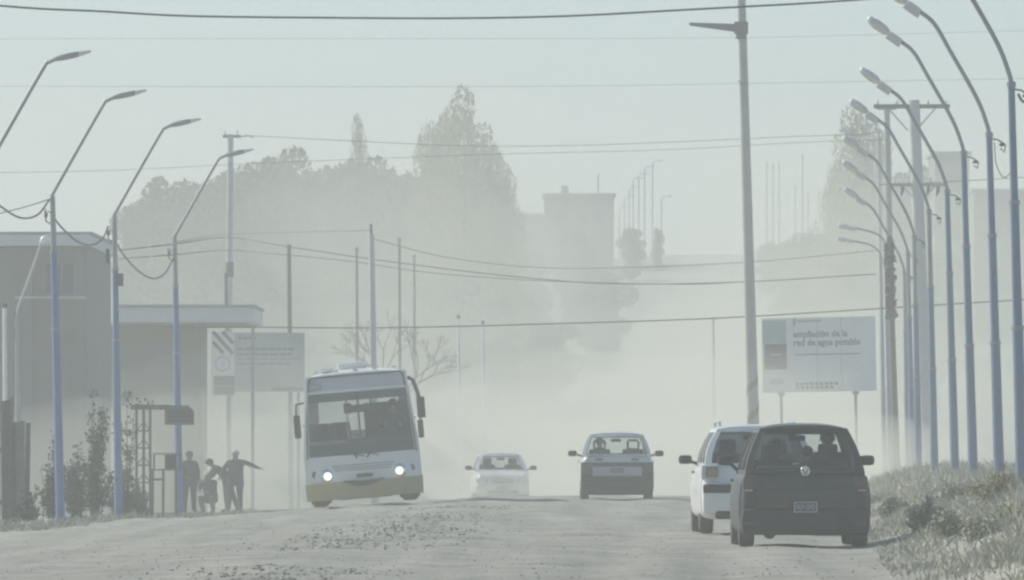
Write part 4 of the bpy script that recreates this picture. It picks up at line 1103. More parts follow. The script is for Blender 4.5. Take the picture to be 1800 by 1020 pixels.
for zz, w in ((.74, 1.15), (.79, 1.25), (.84, 1.3)):
    MB().panel(q4(w / 2, zz, -4.42, w / 2, zz + .022, -4.42), (0, -.045, 0), .03, us=n9, nv=1).build('grille_slat', M['bus_grey'], t)
for s in (-1, 1):
    x_ = s * .74
    hs = MB().lathe([(.145, 0), (.15, -.03), (.12, -.05)], (x_, -4.36, .655), 'Y', 20).build('headlight_housing', M['chrome'], t, 40)
    MB().lathe([(.085, 0), (.08, -.03), (.04, -.05)], (x_, -4.405, .655), 'Y', 20).build('headlight', M['headlight_on'], hs, 60)
    MB().lathe([(.085, 0), (.08, -.02)], (s * .98, -4.33, .70), 'Y', 16).build('indicator', M['darksteel'], t, 40)
    MB().lathe([(.06, 0), (.055, -.02)], (s * 1.09, -4.30, .72), 'Y', 16).build('side_lamp', M['amber'], t, 40)
# windscreen
wq = q4(1.165, 1.0, -4.30, 1.07, 2.40, -4.19)
wu = [0, .03, .15, .3, .492, .508, .7, .85, .97, 1]; wv = [0, .045, .35, .7, .97, 1]
win = lambda u, v: (.03 < u < .97) and .045 < v < .97 and not (.492 < u < .508)
MB().panel(wq, (0, -.13, 0), .07, us=wu, vs_=wv, pick=lambda u, v: not win(u, v) and not (.492 < u < .508 and .045 < v < .97)).build('windscreen_surround', M['bus_white'], t, 50)
MB().panel(wq, (0, -.13, 0), .05, us=wu, vs_=wv, pick=lambda u, v: .492 < u < .508 and .045 < v < .97).build('windscreen_divider', M['black'], t, 50)
for a, b in ((.03, .492), (.508, .97)):
    MB().panel([tuple(Vector(p) + Vector((0, .015, 0))) for p in wq], (0, -.13, 0), .008, us=wu, vs_=wv, pick=lambda u, v, a=a, b=b: a < u < b and .045 < v < .97).build('windscreen_pane', M['glass_bus'], t, 50)
sq = q4(1.04, 2.18, -4.155, 1.03, 2.39, -4.14)
MB().panel(sq, (0, -.13, 0), .01, us=n9, nv=1).build('sun_band', M['darksteel'], t, 50)
for s in (-1, 1):
    MB().tube([(s * .15 + .2, -4.46, 1.02), (s * .15 - .28, -4.46, 1.12)], .012, 6).tube([(s * .1 + .0, -4.46, .98), (s * .15, -4.46, 1.06)], .018, 6).build('wiper', M['black'], t)
# destination panel under a rounded dark seal
dq = q4(1.07, 2.405, -4.19, 1.03, 2.72, -4.08)
du = [0, .03, .2, .4, .6, .8, .97, 1]; dv = [0, .05, .5, .90, 1]
dn = lambda u, v: .03 < u < .97 and .05 < v < .90
MB().panel(dq, (0, -.12, 0), .05, us=du, vs_=dv, pick=lambda u, v: not dn(u, v)).build('destination_surround', M['bus_white'], t, 50)
MB().panel([tuple(Vector(p) + Vector((0, .01, 0))) for p in dq], (0, -.12, 0), .02, us=du, vs_=dv, pick=dn).build('destination_panel', M['dest'], t, 50)
def dpt(u, v, o=.012):
    q = [Vector(p) for p in dq]; a = q[0].lerp(q[1], u); b = q[3].lerp(q[2], u)
    return a.lerp(b, v) + Vector((0, -.12 * 4 * u * (1 - u) - o, 0))
seal = [(.03, .0), (.03, .5), (.032, .78), (.05, .9), (.08, .92), (.2, .93), (.4, .93), (.6, .93), (.8, .93), (.92, .92), (.95, .9), (.968, .78), (.97, .5), (.97, .0)]
MB().tube([dpt(u, v) for u, v in seal], .02, 6).build('rubber_seal', M['black'], t, 60)
for s in (-1, 1):
    e0, e1 = [Vector(p) for p in ((s * 1.125, -4.32, 1.03), (s * 1.035, -4.21, 2.38))]
    MB().tube([e0, e0.lerp(e1, .5), e1], .016, 6).build('rubber_seal', M['black'], t)
MB().rbox((-.86, -4.22, 2.50), (.24, .03, .11), .03).build('side_placard', M['bus_grey'], t)
# sides
pill = [0.0]; yb0, yb1 = 4.3, -4.28
nwin = 6
for s in (-1, 1):
    bot = 1.12; 
    a0, a1 = (yb1, yb0) if s > 0 else (yb0, yb1)
    low = [(s * 1.20, a0, .34), (s * 1.20, a1, .34), (s * 1.195, a1, bot), (s * 1.195, a0, bot)]
    MB().panel(low, (0, 0, 0), .05, 1, 2).build('side_skirt', M['bus_white'], t, 40)
    MB().panel([(p[0] + s * .004, p[1], z) for p, z in zip(low, (.345, .345, .56, .56))], (0, 0, 0), .012, 1, 1).build('side_stripe', M['yellow'], t)
    hi = [(s * 1.195, a0, bot), (s * 1.195, a1, bot), (s * 1.04, a1, 2.70), (s * 1.04, a0, 2.70)]
    su = []; 
    for k in range(nwin + 1):
        c0 = k / nwin; su += [max(0, c0 - .012), min(1, c0 + .012)]
    su = sorted(set(su)); vv = [0, .06, .62, 1]
    isw = lambda u, v: .06 < v < .62 and (u * nwin) % 1 > .08 and (u * nwin) % 1 < .92
    MB().panel(hi, (0, 0, 0), .05, us=su, vs_=vv, pick=lambda u, v: not isw(u, v)).build('side_frame', M['bus_white'], t, 40)
    for k in range(nwin):
        MB().panel([tuple(Vector(p) + Vector((-s * .012, 0, 0))) for p in hi], (0, 0, 0), .006, us=su, vs_=vv, pick=lambda u, v, k=k: isw(u, v) and k < u * nwin < k + 1).build('side_window', M['glass_bus'], t)
        zc = 1.12 + .34 * 1.58; 
    MB().box((s * 1.15, 0, 1.72), (.02, 8.4, .03)).build('window_rail', M['black'], t)
# rear, roof, floor
rq = [(1.19, 4.3, .34), (-1.19, 4.3, .34), (-1.04, 4.3, 2.70), (1.04, 4.3, 2.70)]
ru = [0, .1, .9, 1]; rv = [0, .52, .86, 1]
MB().panel(rq, (0, .05, 0), .05, us=ru, vs_=rv, pick=lambda u, v: not (.1 < u < .9 and .52 < v < .86)).build('rear_wall', M['bus_white'], t)
MB().panel([tuple(Vector(p) + Vector((0, -.01, 0))) for p in rq], (0, .05, 0), .006, us=ru, vs_=rv, pick=lambda u, v: .1 < u < .9 and .52 < v < .86).build('rear_window', M['glass_bus'], t)
rf = MB(); nu, nv = 14, 10
def brp(u, v, dz):
    y_ = -4.20 + 8.5 * v; fr = max(0, 1 - v * nv / 1.0)
    w = 1.045 + .012
    x_ = -w + 2 * w * u
    y_ -= .12 * 4 * u * (1 - u) * fr
    z_ = 2.70 + .14 * (1 - abs(2 * u - 1) ** 2.6) * (1 - .55 * fr) + dz - .01
    return (x_, y_ + .10 * fr, z_)
for dz in (0, -.05):
    for i in range(nu + 1):
        for j in range(nv + 1): rf.v.append(brp(i / nu, j / nv, dz))
o2 = (nu + 1) * (nv + 1)
for i in range(nu):
    for j in range(nv):
        rf.f += [(K2 := None) or (i * (nv + 1) + j, (i + 1) * (nv + 1) + j, (i + 1) * (nv + 1) + j + 1, i * (nv + 1) + j + 1)]
        rf.f += [(o2 + i * (nv + 1) + j + 1, o2 + (i + 1) * (nv + 1) + j + 1, o2 + (i + 1) * (nv + 1) + j, o2 + i * (nv + 1) + j)]
for i in range(nu):
    a, b = i * (nv + 1), (i + 1) * (nv + 1); rf.f += [(a, o2 + a, o2 + b, b), (a + nv, b + nv, o2 + b + nv, o2 + a + nv)]
for j in range(nv):
    a = j; b = nu * (nv + 1) + j; rf.f += [(a, a + 1, o2 + a + 1, o2 + a), (b, o2 + b, o2 + b + 1, b + 1)]
rf.m = [0] * len(rf.f); rf.build('roof', M['bus_white'], t, 45)
MB().rbox((-.05, -2.6, 2.90), (.62, .8, .14), .05).build('roof_hatch', M['bus_white'], t, 50)
MB().rbox((-.60, -3.4, 2.84), (.3, .5, .09), .03).build('roof_hatch', M['bus_white'], t, 50)
for x_ in (-.8, -.4, .0, .4, .8): MB().rbox((x_, -3.96, 2.80), (.10, .06, .045), .015).build('marker_lamp', M['clear'], t)
MB().box((0, 0, .36), (2.34, 8.4, .08)).box((0, .3, .25), (1.1, 7.4, .22)).build('floor', M['black'], t)
MB().panel([(-1.08, -4.18, 1.30), (1.08, -4.18, 1.30), (1.08, -3.55, 1.38), (-1.08, -3.55, 1.38)], (0, -.1, 0), .35, us=n9, nv=1).build('dashboard', M['interior'], t)
for k in range(6):
    for x_ in (-.86, -.42, .42, .86):
        if k == 0 and x_ > 0: continue
        MB().rbox((x_, -2.6 + k * 1.0, 1.25), (.42, .12, 1.0), .05).build('passenger_seat', M['interior'], t, 50)
MB().box((.58, -2.95, 1.5), (.95, .05, 1.2)).build('driver_partition', M['interior'], t)
sw = MB().tube([(.62 + math.cos(a) * .24, -3.62 + math.sin(a) * .16, 1.45 + math.sin(a) * .14) for a in [k * math.pi / 8 for k in range(17)]], .018, 6).build('steering_wheel', M['black'], t)
hr = MB()
for x_ in (-.25, .25):
    hr.tube([(x_, -3.0, 2.4), (x_, 3.8, 2.4)], .018, 6)
    for y_ in (-2.9, -.9, 1.2): hr.tube([(x_, y_, .4), (x_, y_, 2.66)], .018, 6)
hr.build('handrail', M['chrome'], t)
MB().rbox((.02, -4.13, 2.0), (.42, .04, .16), .03).build('inner_mirror', M['black'], t)
MB().rbox((-.22, -4.1, 2.02), (.16, .06, .22), .02).build('ticket_machine', M['black'], t)
# outer mirrors on arms
ml = MB().tube([(-1.12, -4.2, 2.2), (-1.27, -4.34, 2.18), (-1.29, -4.38, 1.95)], .022, 8).build('mirror_arm', M['black'], t, 60)
MB().rbox((-1.28, -4.40, 1.72), (.14, .10, .48), .04).build('mirror', M['black'], ml, 50)
ml = MB().tube([(1.08, -4.2, 2.55), (1.16, -4.30, 2.50), (1.24, -4.38, 2.25), (1.27, -4.38, 2.05)], .04, 8).build('mirror_arm', M['black'], t, 60)
MB().rbox((1.29, -4.40, 1.92), (.17, .10, .44), .04).build('mirror', M['black'], ml, 50)
MB().rbox((1.25, -4.36, 1.48), (.12, .08, .38), .035).build('mirror', M['black'], ml, 50)
MB().tube([(1.27, -4.38, 1.75), (1.25, -4.36, 1.6)], .02, 6).build('mirror_link', M['black'], ml, 50)
# wheels stand upright on the road, so counter the roll a little
for y_, tw in ((-2.75, .28), (2.5, .30)):
    for s in (-1, 1):
        w_ = wheel(t, s * .93, y_, .42, tw * 1.15)
        w_.location.z += .02
        w_.rotation_euler = (0, R(.8), 0)
for s in (-1, 1): MB().rbox((s * .92, -2.2, .26), (.42, .02, .34), .008).build('mud_flap', M['black'], t)

# ------------------------------------------------------------------ people
def person(label, loc, rz, J, mats, group=None, h=1.0, hair='hair', cap=None, parent_rot=None):
    """J: joints. mats = (top, trousers)"""
    t = thing('person', label, 'person', loc, (0, 0, rz), group); t.scale = (h * (1.12 if group else 1), h * (1.12 if group else 1), h)
    base = dict(pel=(0, 0, .95), bel=(0, 0, 1.10), che=(0, 0, 1.30), nek=(0, 0, 1.47), hd0=(0, -.01, 1.55), hd1=(0, -.02, 1.63), hd2=(0, -.01, 1.70),
                sl=(-.18, 0, 1.40), sr=(.18, 0, 1.40), el=(-.23, .02, 1.13), er=(.23, .02, 1.13), wl=(-.24, -.05, .90), wr=(.24, -.05, .90),
                hl=(-.24, -.07, .83), hr=(.24, -.07, .83), pl=(-.10, 0, .90), pr=(.10, 0, .90), kl=(-.11, -.01, .50), kr=(.11, -.01, .50),
                al=(-.12, .02, .09), ar=(.12, .02, .09), tl=(-.14, -.15, .035), tr=(.14, -.15, .035))
    base.update(J)
    Rr = dict(pel=(.185, .15), bel=(.185, .155), che=(.195, .155), nek=(.06, .06), hd0=(.065, .07), hd1=(.082, .10), hd2=(.06, .07), sl=(.075, .075), sr=(.075, .075),
              el=(.065, .065), er=(.065, .065), wl=(.032, .032), wr=(.032, .032), hl=(.04, .022), hr=(.04, .022), pl=(.12, .12), pr=(.12, .12), kl=(.08, .08), kr=(.08, .08),
              al=(.062, .062), ar=(.062, .062), tl=(.045, .035), tr=(.045, .035))
    names = list(base); ix = {n_: i for i, n_ in enumerate(names)}
    E = [('pel', 'bel'), ('bel', 'che'), ('che', 'nek'), ('nek', 'hd0'), ('hd0', 'hd1'), ('hd1', 'hd2'), ('che', 'sl'), ('che', 'sr'), ('sl', 'el'), ('sr', 'er'), ('el', 'wl'), ('er', 'wr'),
         ('wl', 'hl'), ('wr', 'hr'), ('pel', 'pl'), ('pel', 'pr'), ('pl', 'kl'), ('pr', 'kr'), ('kl', 'al'), ('kr', 'ar'), ('al', 'tl'), ('ar', 'tr')]
    me = bpy.data.meshes.new('body'); me.from_pydata([base[n_] for n_ in names], [(ix[a], ix[b]) for a, b in E], []); me.update()
    o = link('body', me, t)
    sk = o.modifiers.new('skin', 'SKIN'); sl_ = me.skin_vertices[0].data
    for n_ in names: sl_[ix[n_]].radius = Rr[n_]
    sl_[ix['pel']].use_root = True
    o.modifiers.new('sub', 'SUBSURF').levels = 1; o.modifiers['sub'].render_levels = 1
    bake(o); me = o.data; me.materials.clear()
    for m in (mats[0], mats[1], 'skin', 'black'): me.materials.append(M[m])
    seg = [(Vector(base[a]), Vector(base[b]), (a, b)) for a, b in E]
    for p in me.polygons:
        best = None
        for a, b, k in seg:
            ab = b - a; u = max(0, min(1, (p.center - a).dot(ab) / ab.dot(ab))); d = (p.center - a - ab * u).length
            if best is None or d < best[0]: best = (d, k)
        k = best[1][1]
        p.material_index = 2 if k in ('hd0', 'hd1', 'hd2', 'hl', 'hr') else 1 if k in ('pl', 'pr', 'kl', 'kr', 'al', 'ar') else 3 if k in ('tl', 'tr') else 0
        p.use_smooth = True
    # fingers, nose and ears grown onto the same mesh
    bm = bmesh.new(); bm.from_mesh(me); ex = MB()
    for w_, h_, s in (('wl', 'hl', -1), ('wr', 'hr', 1)):
        a, b = Vector(base[w_]), Vector(base[h_]); d = (b - a).normalized(); sd2 = d.cross(Vector((1, 0, .2))).normalized()
        for k in range(4):
            q = b + sd2 * (k - 1.5) * .020; l_ = (.062, .072, .068, .054)[k]
            ex.tube([q - d * .02, q + d * l_ * .55, q + d * l_ + Vector((0, 0, -.008))], [.0095, .0085, .006], 5, 2)
        ex.tube([a.lerp(b, .5) - sd2 * .03, b - sd2 * .055], [.011, .008], 5, 2)
    hc = Vector(base['hd1']); fwd = Vector((0, -1, 0)) if 'face' not in J else Vector(J['face']).normalized()
    sdv = fwd.cross(Vector((0, 0, 1))).normalized()
    ex.ell(hc + fwd * .105 + Vector((0, 0, -.01)), (.014, .02, .02), 6, 2)
    for s in (-1, 1): ex.ell(hc + sdv * s * .088, (.014, .02, .03), 6, 2)
    n0 = len(bm.verts); vs_ = [bm.verts.new(v) for v in ex.v]
    for f, mi in zip(ex.f, ex.m):
        try: nf = bm.faces.new([vs_[i] for i in f]); nf.material_index = 2; nf.smooth = True
        except ValueError: pass
    bm.to_mesh(me); bm.free()
    if group and 'tr' not in J or group and cap is None and False:
        up = Vector(base['pel']); pts = [Vector(base['che']) + Vector((0, 0, .06)), Vector(base['bel']), up, up - Vector((0, 0, .20))]
        MB().tube(pts, [.175, .20, .205, .225], 14).build('coat', M[mats[0]], t, 60)
    hq = MB().ell(hc + Vector((0, 0, .028)) - fwd * .018, (.098, .108, .095), 12)
    hq.build('cap' if cap else 'hair', M[cap or hair], t, 180)
    return t
gP = 'people waiting at the left roadside'
person('person in dark clothes standing right behind the third blue lamp post', G(333, 276), R(15), dict(el=(-.22, -.04, 1.14), wl=(-.12, -.16, 1.02), hl=(-.06, -.19, 1.0)), ('cloth_navy', 'cloth_dark'), gP, h=1.0)
person('small crouching figure in a bulky dark coat between the standing person and the pair', G(368, 281), R(-20),
       dict(pel=(0, .10, .42), bel=(0, .06, .58), che=(0, -.02, .80), nek=(0, -.08, .96), hd0=(0, -.12, 1.02), hd1=(0, -.15, 1.09), hd2=(0, -.15, 1.15), sl=(-.18, -.04, .90), sr=(.18, -.04, .90),
            el=(-.22, -.16, .68), er=(.22, -.16, .68), wl=(-.12, -.32, .62), wr=(.12, -.32, .62), hl=(-.08, -.38, .62), hr=(.08, -.38, .62), pl=(-.10, .08, .38), pr=(.10, .08, .38),
            kl=(-.16, -.28, .48), kr=(.16, -.28, .48), al=(-.14, -.06, .08), ar=(.14, -.06, .08), tl=(-.15, -.22, .035), tr=(.15, -.22, .035)), ('cloth_dark', 'cloth_grey'), gP, h=1.0, cap='cloth_pale')
person('person in dark clothes bending forward towards the crouching figure', G(400, 279), R(-78),
       dict(bel=(0, -.06, 1.10), che=(0, -.20, 1.24), nek=(0, -.36, 1.34), hd0=(0, -.42, 1.37), hd1=(0, -.48, 1.42), hd2=(0, -.51, 1.48), sl=(-.18, -.30, 1.28), sr=(.18, -.30, 1.28),
            el=(-.20, -.42, 1.05), er=(.20, -.42, 1.05), wl=(-.14, -.58, .92), wr=(.14, -.58, .92), hl=(-.12, -.64, .90), hr=(.12, -.64, .90), kr=(.11, .12, .50), ar=(.12, .26, .09), tr=(.13, .12, .035)),
       ('cloth_dark', 'cloth_dark'), gP, h=1.02)
person('person in a pale cap holding one arm straight out towards the road', G(414, 278), R(0),
       dict(sr=(.19, 0, 1.42), er=(.40, -.04, 1.33), wr=(.58, -.08, 1.24), hr=(.66, -.08, 1.22), el=(-.30, -.02, 1.18), wl=(-.38, -.10, 1.0), hl=(-.40, -.13, .96), kl=(-.15, 0, .5), al=(-.18, .02, .09), tl=(-.20, -.14, .035)),
       ('cloth_dark', 'cloth_navy'), gP, h=1.03, cap='cloth_pale')
# people inside the vehicles (seated)
SEAT = dict(pel=(0, .12, .42), bel=(0, .12, .60), che=(0, .10, .82), nek=(0, .08, 1.0), hd0=(0, .06, 1.07), hd1=(0, .05, 1.15), hd2=(0, .06, 1.22), sl=(-.19, .09, .92), sr=(.19, .09, .92),
            el=(-.22, -.10, .70), er=(.22, -.10, .70), wl=(-.16, -.33, .74), wr=(.16, -.33, .74), hl=(-.15, -.40, .76), hr=(.15, -.40, .76), pl=(-.10, .10, .40), pr=(.10, .10, .40),
            kl=(-.13, -.33, .50), kr=(.13, -.33, .50), al=(-.13, -.50, .12), ar=(.13, -.50, .12), tl=(-.13, -.66, .10), tr=(.13, -.66, .10))
def seated(label, veh, local, rz, mats, hair='hair', k=.92):
    bpy.context.view_layer.update()
    p = veh.matrix_world @ Vector(local)
    person(label, p, rz + veh.rotation_euler.z, SEAT, mats, None, k, hair)
seated('passenger in dark clothes at the right side of the dark hatchback', dark_car, (.36, -.12, .21), math.pi, ('cloth_dark', 'cloth_dark'), k=.98)
seated('driver of the dark hatchback, head just showing left of centre', dark_car, (-.30, -.02, .14), math.pi, ('cloth_dark', 'cloth_dark'), k=.95)
seated('small person in the middle of the back seat of the dark hatchback', dark_car, (.06, -1.05, .24), math.pi, ('cloth_grey', 'cloth_dark'), k=.80)
silver = next(o for o in col.objects if o.name.startswith('silver_sedan'))
seated('driver seen through the rear window of the pale boxy sedan', silver, (-.36, -.12, .17), math.pi, ('cloth_dark', 'cloth_dark'), k=.92)
saloon = next(o for o in col.objects if o.name.startswith('white_saloon'))
seated('driver behind the windscreen of the white car coming through the dust', saloon, (-.36, -.1, .12), math.pi, ('cloth_dark', 'cloth_dark'), k=.90)
seated('bus driver at the wheel behind the right half of the windscreen', bus, (.62, -3.25, .86), 0, ('cloth_dark', 'cloth_dark'), k=1.02)
# far figures in the haze
person('faint pedestrian in pale clothes walking in the haze up the road', G(984, 484), R(170), dict(kl=(-.1, -.14, .5), al=(-.1, .0, .1), kr=(.1, .1, .5), ar=(.1, .28, .12)), ('cloth_pale', 'cloth_pale'))
gm = G(1226, 533)
t = thing('motorcycle', 'faint motorcycle coming down the hazy hill road', 'motorcycle', gm)
for y_ in (-.62, .62):
    wv_ = MB().lathe([(.24, -.045), (.30, -.04), (.31, 0), (.30, .04), (.24, .045)], (0, y_, .31), 'X', 20).build('wheel', M['tyre'], t)
MB().rbox((0, -.02, .55), (.26, .5, .34), .08).build('engine', M['darksteel'], t, 50)
MB().rbox((0, -.10, .84), (.26, .46, .22), .09).build('fuel_tank', M['darkpaint'], t, 50)
MB().rbox((0, .38, .84), (.26, .62, .10), .04).build('seat', M['interior'], t, 50)
mb = MB()
for s in (-1, 1): mb.tube([(s * .09, -.66, .31), (s * .08, -.42, .98)], .025, 6)
mb.tube([(-.36, -.30, 1.06), (-.1, -.42, 1.0), (.1, -.42, 1.0), (.36, -.30, 1.06)], .018, 6).build('handlebar_and_fork', M['chrome'], t)
MB().ell((0, -.56, .88), (.1, .07, .1), 12).build('headlight', M['clear'], t, 180)
person('faint rider on the motorcycle in the haze', (gm.x, gm.y + .25, gm.z + .36), 0, dict(SEAT, kl=(-.2, -.28, .42), kr=(.2, -.28, .42), al=(-.2, -.1, .04), ar=(.2, -.1, .04), tl=(-.2, -.24, 0), tr=(.2, -.24, 0), wl=(-.3, -.46, .68), wr=(.3, -.46, .68), hl=(-.32, -.54, .68), hr=(.32, -.54, .68)), ('cloth_dark', 'cloth_dark'))

# ------------------------------------------------------------------ roadside things, left
# lattice post with arm and box
D = 214; g = G(252, D, .1)
t = thing('lattice_post', 'steel lattice post with a horizontal arm behind the second and third blue lamps', 'post', g)
zt = pz(716, D) - g.z
l0, l1, l2_ = px(240, D) - g.x, px(252, D) - g.x, px(264, D) - g.x
ch = MB()
for x_ in (l0, l2_): ch.tube([(x_, 0, 0), (x_, 0, zt)], .032, 6)
ch.tube([(l1, .22, 0), (l1, .22, zt)], .035, 6); ch.build('chord', M['darksteel'], t)
zz = .3; k = 0; br = MB()
while zz < zt - .2:
    a, b = ((l0, 0), (l2_, 0)) if k % 2 else ((l2_, 0), (l0, 0))
    br.tube([(a[0], a[1], zz), (b[0], b[1], zz)], .018, 5)
    br.tube([(a[0], a[1], zz), (l1, .22, zz + .2)], .014, 5); br.tube([(b[0], b[1], zz), (l1, .22, zz + .2)], .014, 5); zz += .38; k += 1
br.build('lacing', M['darksteel'], t)
MB().box(((px(230, D) + px(300, D)) / 2 - g.x, .05, zt), (70 * D / F, .14, .11)).build('arm', M['darksteel'], t)
bx0, bx1 = px(290, D) - g.x, px(341, D) - g.x; z0, z1 = pz(747, D) - g.z, pz(713, D) - g.z
v = [(bx0, z0), (bx1, z0), (bx1, z1 - .12), (bx1 - .13, z1), (bx0, z1)]
mb = MB(); mb.add([(a, -.12, b) for a, b in v] + [(a, .12, b) for a, b in v], [tuple(range(5)), tuple(range(9, 4, -1))] + [((i + 1) % 5, i, i + 5, (i + 1) % 5 + 5) for i in range(5)])
bo = mb.build('hanging_box', M['darksteel'], t)
MB().box(((bx0 + bx1) / 2, -.123, (z0 + z1) / 2 - .02), (bx1 - bx0 - .12, .006, z1 - z0 - .16)).build('box_face', M['sign_brown'], bo)
mb = MB(); random.seed(9); leaves(mb, (l0 + .05, 0, zt + .08), (.35, .15, .12), 60, .07); mb.build('tangled_twigs', M['twig'], t)['kind'] = 'stuff'
# meter box on legs
D = 212; g = G(292, D, .1)
t = thing('meter_box', 'small open metal box on three thin legs left of the third blue lamp', 'box', g)
a, b = px(271, D) - g.x, px(318, D) - g.x; z0, z1 = pz(826, D) - g.z, pz(798, D) - g.z
lg = [(px(287, D) - g.x, 0), (px(268, D) - g.x, .1), (px(309, D) - g.x, .1)]
for x_, y_ in lg: MB().tube([(x_, y_, 0), (x_, y_, z0 + .02)], .028, 8).build('leg', M['darksteel'], t)
mb = MB(); mb.box(((a + b) / 2, 0, z1), (b - a, .3, .03)).box(((a + b) / 2, 0, z0), (b - a, .3, .03)).box((a, 0, (z0 + z1) / 2), (.03, .3, z1 - z0)).box((b, 0, (z0 + z1) / 2), (.03, .3, z1 - z0))
mb.build('frame', M['darksteel'], t)
MB().box((a + (b - a) * .62, 0, (z0 + z1) / 2), ((b - a) * .42, .26, z1 - z0 - .04)).build('dark_cabinet', M['black'], t)
MB().box(((px(262, D) + px(290, D)) / 2 - g.x, .0, pz(843, D) - g.z), (28 * D / F, .04, .05)).build('lower_rail', M['darksteel'], t)

# board fence at the left edge
random.seed(12)
D = 186; g = G(20, D, .05)
t = thing('board_fence', 'weathered grey board fence standing at the left edge of the picture', 'fence', g)
for k, xx in enumerate([-34, -24, -13, -3, 8, 17, 25, 33, 40, 47]):
    hgt = (pz(702 if xx < 22 else 738, D) - g.z) * random.uniform(.97, 1.02)
    o = MB().box((0, 0, hgt / 2), (8.6 * D / F, .035, hgt), taper=.96).build('board', M['board'] if k % 3 else M['wood_dark'], t)
    o.location = (px(xx, D) - g.x, random.uniform(-.02, .02), 0); o.rotation_euler = (random.uniform(-.01, .01), random.uniform(-.015, .015), random.uniform(-.15, .15))
for zz in (.5, 1.5): MB().box((px(8, D) - g.x, .06, zz), (90 * D / F, .05, .09)).build('rail', M['wood_dark'], t)
MB().tube([(px(10, D) - g.x, -.08, 0), (px(12, D) - g.x, -.08, pz(704, D) - g.z)], .05, 8).build('post', M['wood_dark'], t)
# kerb stones
random.seed(21)
for k, (xx, yy, ww) in enumerate(((-28, 925, 40), (6, 927, 34), (38, 922, 34), (66, 918, 26), (88, 914, 16))):
    D = 172 + k * 2.5; g = G(xx, D, .05); w_ = ww * D / F
    st_ = MB().rbox((0, 0, .07), (w_, .35, .17), .03).build('kerb_stone', M['stone'], None, 40)
    st_.location = g; st_.rotation_euler = (random.uniform(-.1, .1), random.uniform(-.12, .06), random.uniform(-.2, .3))
    tag(st_, ['kerb stone cut by the left edge at the foot of the fence', 'long pale kerb stone, second from the left edge', 'tilted kerb stone in the middle of the short kerb row',
              'fourth kerb stone, just before the small last one', 'smallest kerb stone, right end of the row beside the first blue post'][k], 'kerb stone', 'kerb stones at the lower left')

# shrubs
def shrub(name, label, x, D, ytop, wpx, dens, m, seed, grp=None, lf=.07, bare=.3):
    random.seed(seed); g = G(x, D, .08); H = pz(ytop, D) - g.z; w = wpx * D / F
    t = thing(name, label, 'shrub', g, group=grp)
    st_ = MB(); lv = MB(); tips = []
    for k in range(dens):
        a = random.uniform(0, 6.28); r = random.random() ** .6 * w * .5; hh = H * random.uniform(.45, 1.0) * (1 - .35 * (r / (w * .5)))
        mid = Vector((math.cos(a) * r * .35, math.sin(a) * r * .35, hh * .5)); tip = Vector((math.cos(a) * r, math.sin(a) * r, hh))
        st_.tube([(math.cos(a) * .04, math.sin(a) * .04, 0), mid, tip], [.018, .011, .004], 5)
        n_ = random.randint(7, 14)
        for j in range(n_):
            u = random.uniform(bare, 1); p = mid.lerp(tip, (u - .5) * 2) if u > .5 else Vector((0, 0, 0)).lerp(mid, u * 2)
            leaves(lv, p, (.11, .11, .10), random.randint(6, 14), lf)
    st_.build('stems', M['twig'], t); lv.build('leaves', m, t)
    return t
GB = 'dusty shrubs between the left lamp posts'
shrub('leafy_shrub', 'tall loose dark shrub between the first and second blue lamp posts', 165, 192, 655, 75, 26, M['shrub'], 31, GB)
shrub('leafy_shrub', 'dark shrub just left of the first blue lamp post', 92, 190, 745, 60, 20, M['shrub'], 32, GB)
shrub('leafy_shrub', 'tall thin shrub behind the second blue lamp post reaching above the lattice arm', 222, 206, 640, 44, 9, M['shrub'], 33, GB, bare=.6)
shrub('leafy_shrub', 'dense low dark shrub right behind the first blue lamp post', 135, 196, 775, 70, 30, M['shrub'], 34, GB)
shrub('leafy_shrub', 'dense low dark shrub at the foot of the second blue lamp post', 218, 204, 800, 64, 32, M['shrub'], 35, GB)
shrub('leafy_shrub', 'small dark shrub at the foot of the lattice post', 250, 212, 835, 30, 14, M['shrub'], 36, GB)
shrub('leafy_shrub', 'small dark shrub at the bottom right corner of the board fence', 48, 184, 850, 50, 16, M['shrub'], 37, GB)
GW = 'scrub bushes on the right bank'
for k, (x, D, yt, w, m, lb) in enumerate([
    (1755, 128, 815, 110, 'ochregrass', 'tall ochre bush between the two nearest right lamp posts'),
    (1690, 140, 848, 80, 'greygrass', 'grey bush at the foot of the third and fourth right lamp posts'),
    (1625, 120, 850, 75, 'greygrass', 'grey scrub bush on the crest of the bank right of the dark car'),
    (1570, 150, 862, 60, 'greygrass', 'small grey bush where the bank meets the road, nearest the dark car'),
    (1668, 112, 892, 60, 'greygrass', 'darker green-grey bush in the hollow of the bank'),
    (1780, 108, 890, 90, 'ochregrass', 'ochre tuft at the right edge halfway down the bank'),
    (1728, 104, 905, 80, 'greygrass', 'grey bush in the middle of the lower bank'),
    (1550, 175, 876, 36, 'greygrass', 'low dark bush right behind the dark car on the bank foot')]):
    shrub('scrub_bush', lb, x, D, yt, w, 26, M[m], 60 + k, GW, lf=.05, bare=.1)

